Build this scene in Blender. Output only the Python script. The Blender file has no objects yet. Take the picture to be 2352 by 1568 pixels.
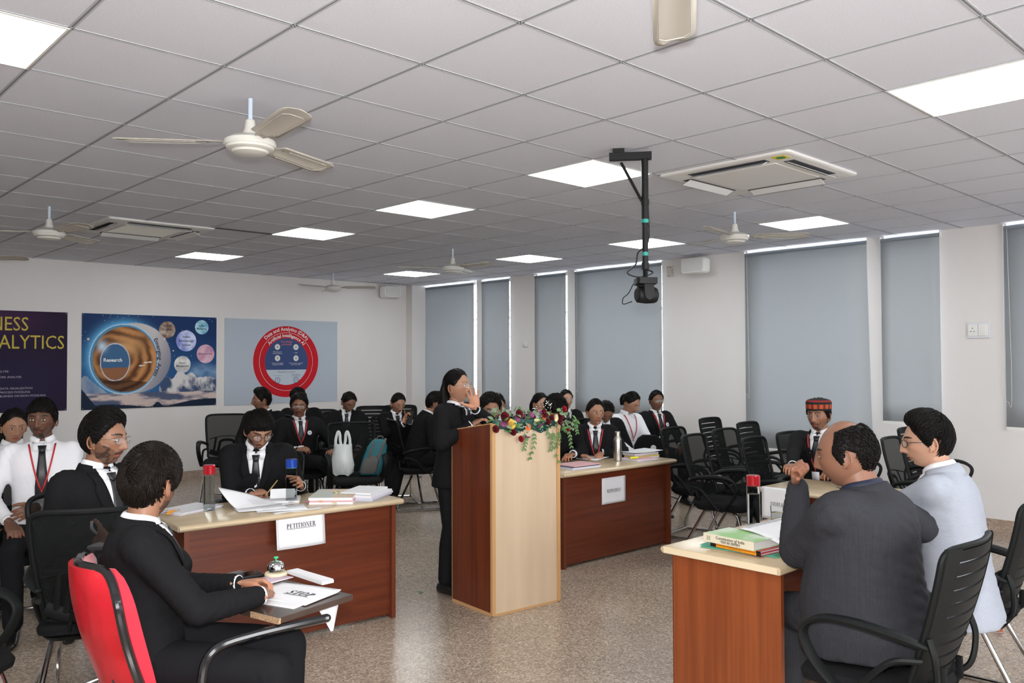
import bpy, bmesh, math, random
import numpy as np
from mathutils import Vector, Matrix
from mathutils.bvhtree import BVHTree
random.seed(7); RNG = np.random.default_rng(7)
SC = bpy.context.scene; COL = SC.collection
PI = math.pi; R = math.radians

# ------------------------------------------------------------ camera
CAM = np.array([-.953, -2.812, 1.59]); YAW, PITCH, ROLL, FPX = .81011, .02319, -.0030, 1921.8
cd = bpy.data.cameras.new('camera'); cam = bpy.data.objects.new('camera', cd); COL.objects.link(cam)
cd.sensor_width = 36; cd.lens = FPX/2352*36; cd.clip_start = .05; cd.clip_end = 200
_f = Vector((math.cos(PITCH)*math.cos(YAW), math.cos(PITCH)*math.sin(YAW), math.sin(PITCH)))
_r = _f.cross(Vector((0, 0, 1))).normalized(); _u = _r.cross(_f)
_r2 = _r*math.cos(ROLL)+_u*math.sin(ROLL); _u2 = -_r*math.sin(ROLL)+_u*math.cos(ROLL)
cam.matrix_world = Matrix(((_r2.x, _u2.x, -_f.x, CAM[0]), (_r2.y, _u2.y, -_f.y, CAM[1]), (_r2.z, _u2.z, -_f.z, CAM[2]), (0, 0, 0, 1)))
SC.camera = cam
# ------------------------------------------------------------ world, flash, exposure
W = bpy.data.worlds.new('world'); SC.world = W; W.use_nodes = True
wb = W.node_tree.nodes['Background']; wb.inputs[0].default_value = (.95, .97, 1, 1); wb.inputs[1].default_value = 5.0
SC.view_settings.view_transform = 'Standard'; SC.view_settings.look = 'None'
SC.view_settings.exposure = 1.30; SC.view_settings.gamma = 1; SC.view_settings.use_curve_mapping = False
SC.cycles.use_denoising = True; SC.cycles.max_bounces = 8; SC.cycles.sample_clamp_indirect = 6
LAMP_E = 5.5          # ceiling panel emission
FLASH_W = 48          # the photographer's flash
fl = bpy.data.lights.new('camera_flash', 'AREA'); fl.shape = 'RECTANGLE'; fl.size = .09; fl.size_y = .05; fl.energy = FLASH_W; fl.color = (1, .985, .97)
fo = bpy.data.objects.new('camera_flash', fl); COL.objects.link(fo)
fo.matrix_world = cam.matrix_world.copy(); fo.location = Vector(CAM)+_u2*.14+_f*.02

# ------------------------------------------------------------ materials
MATS = {}
def nod(nt, t, **kw):
    n = nt.nodes.new(t)
    for k, v in kw.items(): setattr(n, k, v)
    return n
def mat(name, c=(.5, .5, .5), rough=.5, metal=0, spec=.5, bump=None, var=None, sheen=0, alpha=1, trans=0, coat=0, attr=False, emit=None, sss=0, ior=1.45):
    """bump=(scale(xyz), strength, distance)  var=(scale(xyz), colour2, lo, hi, detail)"""
    if name in MATS: return MATS[name]
    m = bpy.data.materials.new(name); m.use_nodes = True; nt = m.node_tree; b = nt.nodes['Principled BSDF']
    b.inputs['Base Color'].default_value = (*c, 1); b.inputs['Roughness'].default_value = rough; b.inputs['Metallic'].default_value = metal
    b.inputs['Specular IOR Level'].default_value = spec; b.inputs['IOR'].default_value = ior
    b.inputs['Sheen Weight'].default_value = sheen; b.inputs['Alpha'].default_value = alpha
    b.inputs['Transmission Weight'].default_value = trans; b.inputs['Coat Weight'].default_value = coat; b.inputs['Coat Roughness'].default_value = .12
    if sss: b.inputs['Subsurface Weight'].default_value = sss; b.inputs['Subsurface Radius'].default_value = (.012, .005, .003); b.inputs['Subsurface Scale'].default_value = 1
    tc = nod(nt, 'ShaderNodeTexCoord')
    def noise(sc, detail=4, rot=(0, 0, 0)):
        mp = nod(nt, 'ShaderNodeMapping'); mp.inputs['Scale'].default_value = sc; mp.inputs['Rotation'].default_value = rot; nt.links.new(tc.outputs['Object'], mp.inputs[0])
        n = nod(nt, 'ShaderNodeTexNoise'); n.inputs['Scale'].default_value = 1; n.inputs['Detail'].default_value = detail
        nt.links.new(mp.outputs[0], n.inputs['Vector']); return n.outputs['Fac']
    col = None
    if var:
        sc, c2, lo, hi = var[:4]; f = noise(sc, var[4] if len(var) > 4 else 4)
        mr = nod(nt, 'ShaderNodeMapRange'); mr.inputs[1].default_value = lo; mr.inputs[2].default_value = hi; nt.links.new(f, mr.inputs[0])
        mx = nod(nt, 'ShaderNodeMix', data_type='RGBA'); mx.inputs[6].default_value = (*c, 1); mx.inputs[7].default_value = (*c2, 1)
        nt.links.new(mr.outputs[0], mx.inputs[0]); col = mx.outputs[2]
    if attr:
        at = nod(nt, 'ShaderNodeAttribute', attribute_name='Col')
        if col:
            m2 = nod(nt, 'ShaderNodeMix', data_type='RGBA', blend_type='MULTIPLY'); m2.inputs[0].default_value = 1
            nt.links.new(at.outputs['Color'], m2.inputs[6]); nt.links.new(col, m2.inputs[7]); col = m2.outputs[2]
        else: col = at.outputs['Color']
    if col: nt.links.new(col, b.inputs['Base Color'])
    if bump:
        sc, st, di = bump; f = noise(sc, 3)
        bp = nod(nt, 'ShaderNodeBump'); bp.inputs['Strength'].default_value = st; bp.inputs['Distance'].default_value = di
        nt.links.new(f, bp.inputs['Height']); nt.links.new(bp.outputs[0], b.inputs['Normal'])
    if emit: b.inputs['Emission Color'].default_value = (*emit[0], 1); b.inputs['Emission Strength'].default_value = emit[1]
    MATS[name] = m; return m
def floor_mat():
    m = bpy.data.materials.new('granite_floor'); m.use_nodes = True; nt = m.node_tree; b = nt.nodes['Principled BSDF']
    tc = nod(nt, 'ShaderNodeTexCoord'); v = nod(nt, 'ShaderNodeTexVoronoi'); v.inputs['Scale'].default_value = 105; nt.links.new(tc.outputs['Object'], v.inputs['Vector'])
    cr = nod(nt, 'ShaderNodeValToRGB'); e = cr.color_ramp
    sp = nod(nt, 'ShaderNodeSeparateColor'); nt.links.new(v.outputs['Color'], sp.inputs[0]); nt.links.new(sp.outputs[0], cr.inputs[0])
    e.elements[0].position = 0; e.elements[0].color = (.22, .175, .14, 1); e.elements[1].position = 1; e.elements[1].color = (.56, .475, .38, 1)
    for p, c in ((.18, (.27, .215, .17)), (.5, (.36, .28, .215)), (.8, (.43, .345, .27))):
        q = e.elements.new(p); q.color = (*c, 1)
    n = nod(nt, 'ShaderNodeTexNoise'); n.inputs['Scale'].default_value = 1.3; n.inputs['Detail'].default_value = 5; nt.links.new(tc.outputs['Object'], n.inputs['Vector'])
    mr = nod(nt, 'ShaderNodeMapRange'); mr.inputs[1].default_value = .3; mr.inputs[2].default_value = .7; mr.inputs[3].default_value = .86; mr.inputs[4].default_value = 1.1; nt.links.new(n.outputs['Fac'], mr.inputs[0])
    mx = nod(nt, 'ShaderNodeMix', data_type='RGBA', blend_type='MULTIPLY'); mx.inputs[0].default_value = 1
    nt.links.new(cr.outputs[0], mx.inputs[6]); nt.links.new(mr.outputs[0], mx.inputs[7])
    bk = nod(nt, 'ShaderNodeTexBrick'); bk.offset = 0; bk.inputs['Scale'].default_value = 1; bk.inputs['Brick Width'].default_value = 1.2; bk.inputs['Row Height'].default_value = 1.2
    bk.inputs['Mortar Size'].default_value = .0022; bk.inputs['Color1'].default_value = (1, 1, 1, 1); bk.inputs['Color2'].default_value = (.96, .95, .94, 1); bk.inputs['Mortar'].default_value = (.72, .70, .66, 1)
    nt.links.new(tc.outputs['Object'], bk.inputs['Vector'])
    m2 = nod(nt, 'ShaderNodeMix', data_type='RGBA', blend_type='MULTIPLY'); m2.inputs[0].default_value = 1
    nt.links.new(mx.outputs[2], m2.inputs[6]); nt.links.new(bk.outputs['Color'], m2.inputs[7]); nt.links.new(m2.outputs[2], b.inputs['Base Color'])
    b.inputs['Roughness'].default_value = .22; b.inputs['Specular IOR Level'].default_value = .5
    return m
def wood_mat(name, c1, c2, sc, rough=.35, spec=.5):
    m = mat(name, c1, rough, spec=spec, var=(sc, c2, .36, .66, 6)); return m

# ------------------------------------------------------------ mesh helpers
class MB:
    def __init__(s): s.v = []; s.f = []; s.m = []; s.c = []; s.n = 0
    def add(s, v, f, m=0, col=None):
        v = np.asarray(v, float).reshape(-1, 3); s.v.append(v); s.f += [tuple(int(i)+s.n for i in q) for q in f]; s.m += [m]*len(f)
        if col is None: s.c.append(np.ones((len(v), 4)))
        else:
            col = np.asarray(col, float)
            s.c.append(np.tile(np.append(col[:3], 1), (len(v), 1)) if col.ndim == 1 else np.c_[col[:, :3], np.ones(len(v))])
        s.n += len(v); return s
    def merge(s, o, M=None, m=0):
        for v in o.v:
            pass
        v = np.vstack(o.v) if o.v else np.zeros((0, 3))
        if M is not None: A = np.array(M); v = v@A[:3, :3].T+A[:3, 3]
        n = s.n; s.v.append(v); s.f += [tuple(i+n for i in q) for q in o.f]; s.m += [k+m for k in o.m]; s.c.append(np.vstack(o.c)); s.n += len(v); return s
    def box(s, c, d, rot=None, m=0, col=None):
        x, y, z = np.array(d)/2
        v = np.array([(-x, -y, -z), (x, -y, -z), (x, y, -z), (-x, y, -z), (-x, -y, z), (x, -y, z), (x, y, z), (-x, y, z)])
        if rot is not None: v = v@np.array(rot)[:3, :3].T
        return s.add(v+np.array(c), [(0, 3, 2, 1), (4, 5, 6, 7), (0, 1, 5, 4), (1, 2, 6, 5), (2, 3, 7, 6), (3, 0, 4, 7)], m, col)
    def loft(s, rings, m=0, cap=True, closed=True, col=None):
        k = len(rings[0]); v = np.vstack(rings); f = []
        for i in range(len(rings)-1):
            for j in range(k if closed else k-1):
                a, b = i*k+j, i*k+(j+1) % k; f.append((a, b, b+k, a+k))
        if cap: f.append(tuple(range(k))[::-1]); f.append(tuple(range((len(rings)-1)*k, len(rings)*k)))
        return s.add(v, f, m, col)
    def tube(s, pts, rad, seg=10, m=0, cap=True, flat=None, up=None, round_ends=False, col=None):
        pts = [Vector(p) for p in pts]; n = len(pts); rad = [rad]*n if isinstance(rad, (int, float)) else list(rad)
        if round_ends:
            a, b = pts[0], pts[-1]; t0 = (pts[1]-a).normalized(); t1 = (b-pts[-2]).normalized(); P = []; Q = []
            for q in (75, 45, 20): P.append(a-t0*rad[0]*math.sin(R(q))); Q.append(rad[0]*math.cos(R(q)))
            P2 = [b+t1*rad[-1]*math.sin(R(q)) for q in (20, 45, 75)]; Q2 = [rad[-1]*math.cos(R(q)) for q in (20, 45, 75)]
            pts = P+pts+P2; rad = Q+rad+Q2; n = len(pts)
        T = [(pts[min(i+1, n-1)]-pts[max(i-1, 0)]).normalized() for i in range(n)]
        ref = Vector(up) if up is not None else (Vector((0, 0, 1)) if abs(T[0].z) < .9 else Vector((1, 0, 0)))
        x = (ref-T[0]*ref.dot(T[0])).normalized(); rings = []
        for i in range(n):
            x = (x-T[i]*x.dot(T[i]))
            x = x.normalized() if x.length > 1e-6 else T[i].orthogonal().normalized()
            y = T[i].cross(x); fx, fy = flat if flat else (1, 1)
            rings.append([pts[i]+(x*math.cos(2*PI*j/seg)*fx+y*math.sin(2*PI*j/seg)*fy)*rad[i] for j in range(seg)])
        return s.loft(np.array(rings), m, cap, col=col)
    def lathe(s, prof, c=(0, 0, 0), seg=24, m=0, cap=True, M=None, col=None):
        rings = [[(r*math.cos(2*PI*j/seg), r*math.sin(2*PI*j/seg), z) for j in range(seg)] for r, z in prof]
        A = np.array(rings).reshape(-1, 3)
        if M is not None: A = A@np.array(M)[:3, :3].T
        return s.loft((A+np.array(c)).reshape(len(prof), seg, 3), m, cap, col=col)
    def ell(s, c, r, seg=14, nr=8, M=None, m=0, col=None):
        prof = [(math.sin(PI*i/nr), -math.cos(PI*i/nr)) for i in range(nr+1)]; prof[0] = (.02, -1); prof[-1] = (.02, 1)
        rings = np.array([[(q*math.cos(2*PI*j/seg), q*math.sin(2*PI*j/seg), z) for j in range(seg)] for q, z in prof])*np.array(r)
        if M is not None: rings = rings@np.array(M)[:3, :3].T
        return s.loft(rings+np.array(c), m, True, col=col)
    def prism(s, poly, h0, h1, m=0, M=None, col=None):
        n = len(poly); v = np.array([(x, y, h0) for x, y in poly]+[(x, y, h1) for x, y in poly], float)
        if M is not None: A = np.array(M); v = v@A[:3, :3].T+A[:3, 3]
        return s.add(v, [tuple(range(n))[::-1], tuple(range(n, 2*n))]+[(i, (i+1) % n, n+(i+1) % n, n+i) for i in range(n)], m, col)
    def grid(s, P, m=0, col=None):
        P = np.array(P); a, b = P.shape[:2]
        return s.add(P.reshape(-1, 3), [(i*b+j, i*b+j+1, (i+1)*b+j+1, (i+1)*b+j) for i in range(a-1) for j in range(b-1)], m, col)
    def mesh(s, name, mats, smooth=True, color=False, bevel=0):
        me = bpy.data.meshes.new(name); v = np.vstack(s.v) if s.v else np.zeros((0, 3))
        me.from_pydata(v.tolist(), [], s.f)
        for q in (mats if isinstance(mats, (list, tuple)) else [mats]): me.materials.append(q)
        me.polygons.foreach_set('material_index', s.m); 
        if color:
            a = me.color_attributes.new('Col', 'FLOAT_COLOR', 'POINT'); a.data.foreach_set('color', np.vstack(s.c).ravel())
        if bevel:
            bm = bmesh.new(); bm.from_mesh(me)
            es = [e for e in bm.edges if len(e.link_faces) == 2 and e.calc_face_angle(0) > .5]
            bmesh.ops.bevel(bm, geom=es, offset=bevel, segments=2, affect='EDGES', profile=.5, clamp_overlap=True); bm.to_mesh(me); bm.free()
        if smooth: me.polygons.foreach_set('use_smooth', [True]*len(me.polygons)); 
        me.update(); return me
def link(name, me, parent=None, label=None, cat=None, group=None, kind=None, loc=None, rotz=None):
    o = bpy.data.objects.new(name, me); COL.objects.link(o)
    if parent is not None: o.parent = parent
    if loc is not None: o.location = loc
    if rotz is not None: o.rotation_euler = (0, 0, rotz)
    return tag(o, label, cat, group, kind)
def tag(o, label=None, cat=None, group=None, kind=None):
    for k, v in (('label', label), ('category', cat), ('group', group), ('kind', kind)):
        if v: o[k] = v
    return o
def put(name, mb, mats, parent=None, smooth=True, bevel=0, color=False, auto=None, **kw):
    o = link(name, mb.mesh(name, mats, smooth, color, bevel), parent, **kw)
    if smooth and auto is not False: sharp(o.data, auto or 35)
    return o
def sharp(me, ang=35):
    bm = bmesh.new(); bm.from_mesh(me); a = R(ang)
    for e in bm.edges:
        if len(e.link_faces) == 2 and e.calc_face_angle(0) > a: e.smooth = False
    bm.to_mesh(me); bm.free()
def thing(name, label, cat, loc=(0, 0, 0), rotz=0, group=None): return link(name, None, None, label, cat, group, None, loc, rotz)
def dup(root, loc, rotz, label=None, group=None):
    r = root.copy(); COL.objects.link(r); r.location = loc; r.rotation_euler = (0, 0, rotz)
    if label: r['label'] = label
    if group: r['group'] = group
    for ch in list(root.children):
        c = ch.copy(); COL.objects.link(c); c.parent = r
        for g in ch.children: d = g.copy(); COL.objects.link(d); d.parent = c
    return r
def rz(a): return Matrix.Rotation(a, 4, 'Z')
def frame(x, y, z, o=(0, 0, 0)):
    x, y, z = Vector(x), Vector(y), Vector(z); return Matrix(((x.x, y.x, z.x, o[0]), (x.y, y.y, z.y, o[1]), (x.z, y.z, z.z, o[2]), (0, 0, 0, 1)))
def spline(P, n=6):
    P = [np.array(p, float) for p in P]; P = [2*P[0]-P[1]]+P+[2*P[-1]-P[-2]]; out = []
    for i in range(1, len(P)-2):
        for k in range(n):
            t = k/n; a, b, c, d = P[i-1:i+3]
            out.append(.5*((2*b)+(-a+c)*t+(2*a-5*b+4*c-d)*t*t+(-a+3*b-3*c+d)*t**3))
    out.append(P[-2]); return out
def rnd_rect(w, h, r, n=4):
    out = []
    for cx, cy, a0 in ((w/2-r, h/2-r, 0), (-w/2+r, h/2-r, 90), (-w/2+r, -h/2+r, 180), (w/2-r, -h/2+r, 270)):
        for i in range(n+1): a = R(a0+90*i/n); out.append((cx+r*math.cos(a), cy+r*math.sin(a)))
    return out
# ------------------------------------------------------------ lettering
def sans(body, size, align='CENTER', spacing=1, bold=0):
    c = bpy.data.curves.new('t', 'FONT'); c.body = body; c.size = size; c.align_x = align; c.align_y = 'CENTER'; c.space_character = spacing; c.space_line = .95; c.offset = bold; c.resolution_u = 2
    o = bpy.data.objects.new('t', c); COL.objects.link(o); dg = bpy.context.evaluated_depsgraph_get(); dg.update()
    me = bpy.data.meshes.new_from_object(o.evaluated_get(dg)); v = np.array([x.co[:] for x in me.vertices]).reshape(-1, 3); f = [tuple(p.vertices) for p in me.polygons]
    bpy.data.objects.remove(o); bpy.data.curves.remove(c); bpy.data.meshes.remove(me); return v, f
def serif(word, h, shear=0, under=True, weight=1):
    """serif capitals drawn as polygons; returns MB in the xy plane, centred"""
    mb = MB(); x = 0; T = .17*weight; t = .055*weight
    def B(x0, y0, x1, y1): mb.add([(x+x0, y0, 0), (x+x1, y0, 0), (x+x1, y1, 0), (x+x0, y1, 0)], [(0, 1, 2, 3)])
    def arc(cx, cy, rx, ry, tx, ty, a0, a1, n=18):
        P = []
        for i in range(n+1):
            a = R(a0+(a1-a0)*i/n); P.append([(x+cx+rx*math.cos(a), cy+ry*math.sin(a), 0), (x+cx+(rx-tx)*math.cos(a), cy+(ry-ty)*math.sin(a), 0)])
        mb.grid(P)
    def Q(a, b, w): mb.add([(x+a[0], a[1], 0), (x+a[0]+w, a[1], 0), (x+b[0]+w, b[1], 0), (x+b[0], b[1], 0)], [(0, 1, 2, 3)])
    s = t*.8
    for ch in word:
        w = .7
        if ch in 'PREDITNU':
            pass
        if ch == 'I': w = .36; B(.1, 0, .1+T, 1); B(0, 0, .2+T, s); B(0, 1-s, .2+T, 1)
        elif ch == 'T': w = .68; B(.34-T/2, 0, .34+T/2, 1); B(.2, 0, .48, s); B(.02, 1-t, .66, 1); B(.02, .76, .02+t, 1); B(.66-t, .76, .66, 1)
        elif ch == 'P': w = .62; B(.1, 0, .1+T, 1); B(0, 0, .2+T, s); B(0, 1-s, .3, 1); arc(.3, .73, .29, .27, T, t, -90, 90); B(.2, .46, .31, .46+t); B(.2, 1-t, .31, 1)
        elif ch == 'R': w = .74; B(.1, 0, .1+T, 1); B(0, 0, .2+T, s); B(0, 1-s, .3, 1); arc(.3, .75, .28, .25, T, t, -90, 90); B(.2, .5, .31, .5+t); B(.2, 1-t, .31, 1); Q((.56, 0), (.3, .5), T); B(.54, 0, .78, s)
        elif ch == 'E': w = .66; B(.1, 0, .1+T, 1); B(0, 0, .6, t); B(0, 1-t, .58, 1); B(.1, .48, .44, .48+t); B(.6-t, 0, .6, .25); B(.58-t, .76, .58, 1); B(.44-t, .38, .44, .66)
        elif ch == 'O': w = .8; arc(.38, .5, .37, .52, T, t, 0, 360, 32)
        elif ch == 'D': w = .78; B(.1, 0, .1+T, 1); B(0, 0, .35, t); B(0, 1-t, .35, 1); arc(.32, .5, .40, .5, T, t, -90, 90)
        elif ch == 'C': w = .74; arc(.4, .5, .38, .52, T, t, 48, 312, 28); B(.62, .7, .62+t, 1)
        elif ch == 'N': w = .8; B(.1, 0, .1+t, 1); B(.62, 0, .62+t, 1); Q((.56, 0), (.1, 1), T*.9); B(0, 0, .24, s); B(.52, 1-s, .76, 1); B(0, 1-s, .2, 1)
        elif ch == 'U': w = .8; B(.1, .3, .1+T, 1); B(.6, .3, .6+t, 1); arc(.1+.275, .32, .28, .34, T*.7, t, 180, 360); B(0, 1-s, .36, 1); B(.5, 1-s, .74, 1)
        elif ch == 'S': w = .6; arc(.29, .74, .25, .28, T*.8, t, 30, 250, 20); arc(.29, .27, .27, .29, T*.8, t, -150, 70, 20); Q((.30, .38), (.06, .66), T*1.2); B(.48, .72, .48+t, 1); B(.02, 0, .02+t, .28)
        elif ch == 'F': w = .62; B(.1, 0, .1+T, 1); B(0, 0, .34, s); B(0, 1-t, .58, 1); B(.1, .48, .44, .48+t); B(.58-t, .76, .58, 1); B(.44-t, .38, .44, .66)
        elif ch == ' ': w = .35
        x += w+.05
    W_ = x-.05
    if under: x = 0; mb.grid([[(-.03+(W_+.06)*i/30, yy, 0) for i in range(31)] for yy in (-.2, -.2+t*1.5)])
    out = MB()
    for v in [np.vstack(mb.v)]:
        v = v.copy(); v[:, 0] += (v[:, 1]-.5)*shear; v[:, 0] -= W_/2; v[:, 1] -= .5; out.add(v*h, mb.f)
    return out
# ============================================================ the room
X0, X1, Y0, Y1, H = -4.6, 7.68, -6.2, 8.48, 2.85
M_wall = mat('wall_paint', (.70, .68, .67), .75, var=((1.1, 1.1, .7), (.66, .63, .61), .35, .75, 5), bump=((60, 60, 60), .08, .002))
M_floor = floor_mat()
M_skirt = mat('granite_skirting', (.30, .22, .17), .35, var=((70, 70, 70), (.42, .33, .27), .4, .6, 2))
M_tile = mat('ceiling_tile', (.69, .70, .76), .85, bump=((130, 130, 130), .3, .004), var=((160, 160, 160), (.64, .65, .71), .4, .6, 2))
M_tbar = mat('ceiling_grid_bar', (.45, .46, .49), .8, spec=.1)
M_tbar2 = mat('ceiling_grid_groove', (.20, .21, .22), .7, spec=.2)
M_white = mat('white_plastic', (.72, .71, .68), .4)
M_black = mat('black_plastic', (.008, .0085, .009), .5, spec=.3)
M_chrome = mat('chrome', (.62, .62, .62), .12, 1)
M_dark = mat('dark_gap', (.05, .05, .055), .6)
f = MB().box(((X0+X1)/2+.3, (Y0+Y1)/2, -.05), (X1-X0+1, Y1-Y0+.6, .1)); put('floor', f, M_floor, smooth=False, kind='structure')
f = MB().box(((X0+X1)/2+.3, (Y0+Y1)/2, H+.05), (X1-X0+1, Y1-Y0+.6, .1)); put('ceiling', f, M_tile, smooth=False, kind='structure')
f = MB().box(((X0+X1)/2, Y1+.1, H/2), (X1-X0+.6, .2, H)); put('wall_left', f, M_wall, smooth=False, kind='structure')
f = MB(); x = X0-.3          # unseen wall behind the camera; window openings added to brighten the near ceiling
for a, b in ((-3.9, -2.3), (-1.4, .2), (1.2, 2.8), (3.8, 5.4)):
    f.box(((x+a)/2, Y0-.1, H/2), (a-x, .2, H)); f.box(((a+b)/2, Y0-.1, .4), (b-a, .2, .8)); f.box(((a+b)/2, Y0-.1, H-.15), (b-a, .2, .3)); x = b
f.box(((x+X1+.3)/2, Y0-.1, H/2), (X1+.3-x, .2, H)); put('wall_right', f, M_wall, smooth=False, kind='structure')
f = MB().box((X0-.1, (Y0+Y1)/2, H/2), (.2, Y1-Y0, H)); put('wall_back', f, M_wall, smooth=False, kind='structure')
# window wall with openings [y1,y0,sill]
OPEN = [(8.40, 7.06, .86), (6.92, 6.29, .86), (5.72, 5.13, .95), (4.95, 3.51, .88), (2.30, .92, .78), (.74, .21, .95), (-.38, -2.3, .95), (-2.46, -3.0, .95)]
f = MB(); y = Y1
for a, b, s in OPEN:
    if y-a > .005: f.box((X1+.11, (y+a)/2, H/2), (.22, y-a, H))
    f.box((X1+.11, (a+b)/2, s/2), (.22, a-b, s)); y = b
f.box((X1+.11, (y+Y0)/2, H/2), (.22, y-Y0, H)); put('wall_window', f, M_wall, smooth=False, kind='structure')
M_frame = mat('window_frame_paint', (.75, .75, .76), .5)
M_glass = mat('window_glass', (.95, .98, 1), .02, trans=1, ior=1.05, spec=.3)
for i, (a, b, s) in enumerate(OPEN):
    w = MB()
    for yy in (a-.02, b+.02, (a+b)/2): w.box((X1+.17, yy, (H+s)/2), (.04, .035, H-s))
    for zz in (s+.02, H-.02, s+.7*(H-s)): w.box((X1+.17, (a+b)/2, zz), (.038, a-b, .035))
    for k in range(9): w.box((X1+.20, (a+b)/2, s+.1+k*.2), (.012, a-b, .012))
    o = put('window_%d' % (i+1), w, M_frame, smooth=False, kind='structure')
    g = MB().box((X1+.17, (a+b)/2, (H+s)/2), (.005, a-b-.05, H-s-.05)); put('window_pane', g, M_glass, o, smooth=False)
# skirting
f = MB().box(((X0+X1)/2, Y1-.008, .055), (X1-X0, .016, .11)); put('baseboard_left', f, M_skirt, smooth=False, kind='structure')
f = MB().box((X1-.008, (Y0+Y1)/2, .055), (.016, Y1-Y0-.04, .11)); put('baseboard_window', f, M_skirt, smooth=False, kind='structure')
# corner pier and wall piers
f = MB().box((7.52, 8.40, H/2), (.31, .16, H-.002)); put('trim_1', f, M_wall, smooth=False, kind='structure')
# ceiling grid bars
f = MB(); 
def bars(fixed_range, lo, hi, alongx):
    for k in fixed_range:
        p = k*.6
        for dx, w, hh, m in ((-.0075, .007, .0022, 0), (.0075, .007, .0022, 0), (0, .008, .001, 1)):
            if alongx: f.box(((lo+hi)/2, p+dx, H-hh/2), (hi-lo, w, hh), m=m)
            else: f.box((p+dx, (lo+hi)/2, H-hh/2), (w, hi-lo, hh), m=m)
bars(range(-10, 15), X0, X1, True); bars(range(-7, 13), Y0, Y1, False)
put('trim_2', f, [M_tbar, M_tbar2], smooth=False, kind='structure')
# the slit left by a slipped tile near a light
f = MB().box((2.72, 4.78, H-.004), (.56, .045, .006)); put('trim_3', f, M_dark, smooth=False, kind='structure')

# LED panels
M_led = mat('led_diffuser', (1, 1, 1), .5, emit=((.96, 1, .99), LAMP_E))
def make_led(label, x, y):
    t = thing('ceiling_light', label, 'ceiling light', (x, y, H-.003), 0, 'LED panels in the tiled ceiling')
    f = MB()
    for a, b, c, d in ((-.294, 0, .010, .598), (.294, 0, .010, .598), (0, -.294, .58, .010), (0, .294, .58, .010)): f.box((a, b, .0), (c, d, .005))
    put('frame', f, M_white, t, smooth=False); put('diffuser', MB().box((0, 0, .0), (.578, .578, .004)), M_led, t, smooth=False); return t
LED = [(-.5, 1.5, 'square LED ceiling panel cut off by the left edge, nearest on that side'), (5.5, -2.5, 'large square LED ceiling panel cut off by the right edge'),
 (5.5, 1.5, 'square LED ceiling panel directly behind the arm of the camera pole'), (5.5, 4.5, 'square LED ceiling panel between the near ceiling fan and the speaker, above the lectern side'),
 (5.5, 7.5, 'square LED ceiling panel touching the dark slit of a slipped tile'), (5.5, 11.5, 'small far square LED ceiling panel above the white round-diagram poster'),
 (10.5, 1.5, 'square LED ceiling panel right of the camera pole, near the widest blind'), (10.5, 4.5, 'square LED ceiling panel crossed by the lower part of the camera pole'),
 (10.5, 7.5, 'square LED ceiling panel between the far fan and the camera pole'), (10.5, 11.5, 'farthest square LED ceiling panel, just above the wall corner')]
for i, (a, b, l) in enumerate(LED):
    if i == 0: led0 = make_led(l, a*.6, b*.6)
    else: dup(led0, (a*.6, b*.6, H-.003), 0, l)
LEDX = [(.5, -2.5), (-4.5, -2.5), (-4.5, 1.5), (-4.5, 5.5), (.5, -6.5), (5.5, -6.5), (10.5, -2.5), (-.5, 5.5), (-4.5, -6.5), (-.5, 11.5)]
for a, b in LEDX[:7]: dup(led0, (a*.6, b*.6, H-.003), 0, 'square LED ceiling panel outside the view')
# blinds
M_blind = mat('roller_blind_fabric', (.42, .445, .465), .8, var=((.8, .8, .5), (.44, .46, .475), .35, .7, 2), bump=((400, 400, 400), .1, .001))
_nt = M_blind.node_tree; _b = _nt.nodes['Principled BSDF']; _o = [n for n in _nt.nodes if n.type == 'OUTPUT_MATERIAL'][0]
_t = _nt.nodes.new('ShaderNodeBsdfTranslucent'); _t.inputs[0].default_value = (.56, .61, .65, 1); _m = _nt.nodes.new('ShaderNodeMixShader'); _m.inputs[0].default_value = .15
_nt.links.new(_b.outputs[0], _m.inputs[1]); _nt.links.new(_t.outputs[0], _m.inputs[2]); _nt.links.new(_m.outputs[0], _o.inputs[0])
BL = [(8.50, 7.085, .86, 'wide grey roller blind in the far corner beside the poster wall'), (6.90, 6.275, .86, 'narrow grey roller blind right of the standing speaker'),
 (5.74, 5.125, .86, 'narrow grey roller blind right of the small wall socket on the pier'), (4.955, 3.49, .885, 'wide grey roller blind behind the hanging camera'),
 (2.317, .905, .60, 'widest grey roller blind behind the man in the patterned cap'), (.76, .195, .97, 'narrow grey roller blind between the widest blind and the wall sockets'),
 (-.365, -2.3, .97, 'grey roller blind cut off by the right edge of the photo')]
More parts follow.
